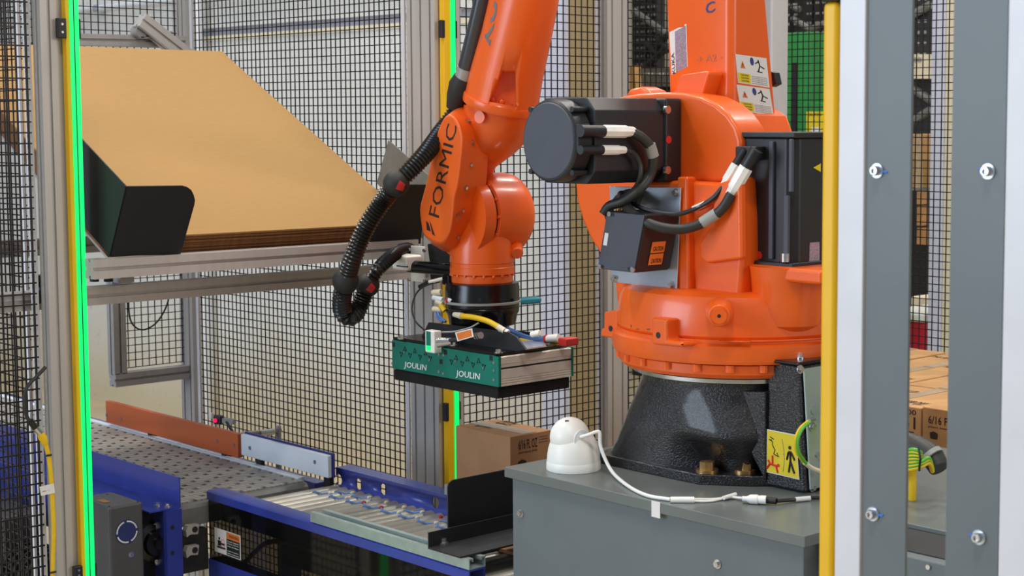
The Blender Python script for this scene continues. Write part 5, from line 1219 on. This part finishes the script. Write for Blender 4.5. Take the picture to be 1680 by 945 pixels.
cl = thing('cooler', 'red cooler with a white lid behind the fence on the right', 'cooler', pX(1503, 580, 5.4))
a_, c_ = pX(1485, 600, 5.4), pX(1517, 530, 5.4); MB().box((5.4, c_.y, 0), (5.75, a_.y + .1, c_.z)).build('body', 'cooler', cl, bevel=.01)
MB().box((5.39, c_.y - .005, c_.z), (5.76, a_.y + .1, pX(1503, 513, 5.39).z)).build('lid', 'white', cl, bevel=.012)
pc_ = thing('column', 'pale building column behind the mesh between the grey plates', 'column', (5.3, 3.7, 0))
MB().box((5.3, pX(1549, 200, 5.3).y, 0), (5.5, pX(1526, 200, 5.3).y, 3.6)).build('shaft', 'lavender', pc_, bevel=.006)
MB().box((5.3, pX(1578, 200, 5.3).y, 0), (5.45, pX(1549.5, 200, 5.3).y, 3.6)).build('cladding', 'cream_wall', pc_, bevel=.004)

# ================================================================ LEFT SIDE DETAILS
yc = thing('sensor_cable', 'yellow cable tied to the nearest mesh panel, with a white tag', 'cable', pY(85, 830, 3.68))
YC = 3.650
MB().tube(smoothpath([pY(73, 724, YC), pY(79, 745, YC), pY(83, 775, YC), pY(86, 820, YC), pY(88, 870, YC), pY(87, 910, YC), pY(86, 960, YC)]), .0052, 10).build('cable', 'yellowc', yc)
MB().tube([pY(66, 711, YC), pY(70, 718, YC), pY(74, 728, YC)], .009, 12, [.008, .010, .007]).build('plug', 'yellowc', yc)
MB().tube([pY(58, 702, YC), pY(66, 711, YC)], .0075, 12).build('coupling', 'steel', yc)
q = [pY(*p_, YC - .006) for p_ in ((67, 813.5), (90, 808.5), (88, 793), (64.5, 798.5))]; tg_ = sheet(q, 'paper', yc, 'tag'); letter('cable tag', qi(q, .1, .3), qi(q, .7, .3), qi(q, .1, .5), 'inkgrey', tg_, .001)
for y, x in ((747, 80), (939, 87)): MB().tube([pY(x - 5, y + 1, YC - .006), pY(x + 5, y - 1, YC - .006)], .0025, 6).build('cable_tie', 'black', yc)
MB().tube(smoothpath([pY(75, 602, YC), pY(60, 618, YC), pY(45, 634, YC), pY(40, 655, YC), pY(43, 680, YC), pY(52, 696, YC), pY(58, 703, YC)]), .0042, 10).build('lead', 'cableblk', yc)
MB().tube([pY(49, 690, YC), pY(58, 702, YC)], .0075, 10).build('plug', 'black', yc)
bxs = thing('post_clamp', 'black clamp with a pale blue mark at the end of the level beam, far left', 'clamp', pY(65, 497, 3.79))
c = pY(64, 474, 3.72); MB().obox(c, V((.012, 0, 0)), V((0, .012, 0)), V((0, 0, .034))).build('body', 'black', bxs, bevel=.004)
MB().cyl(pY(61, 474, 3.7078), pY(61, 474, 3.707), .006, n=16).build('mark', 'tubeblue', bxs)
wb = thing('drive_unit', 'dark conveyor drive with silver parts behind the nearest mesh, bottom left', 'motor', (1.93, 4.6, 0))
MB().box((1.86, 4.35, .1), (1.98, 4.75, .52)).build('housing', 'gear', wb, bevel=.01)
MB().cyl((1.92, 4.15, .36), (1.92, 4.345, .36), .08, n=28).build('motor_can', 'black', wb)
for k in range(5): MB().cyl((1.92, 4.17 + k * .035, .36), (1.92, 4.18 + k * .035, .36), .09, n=28).build('fin', 'rubber', wb)
MB().box((1.88, 4.8, .35), (2.0, 5.0, .56)).build('cover', 'zinc', wb, bevel=.008)
MB().box((1.88, 4.2, 0), (1.96, 4.9, .0995)).build('plinth', 'rack', wb)
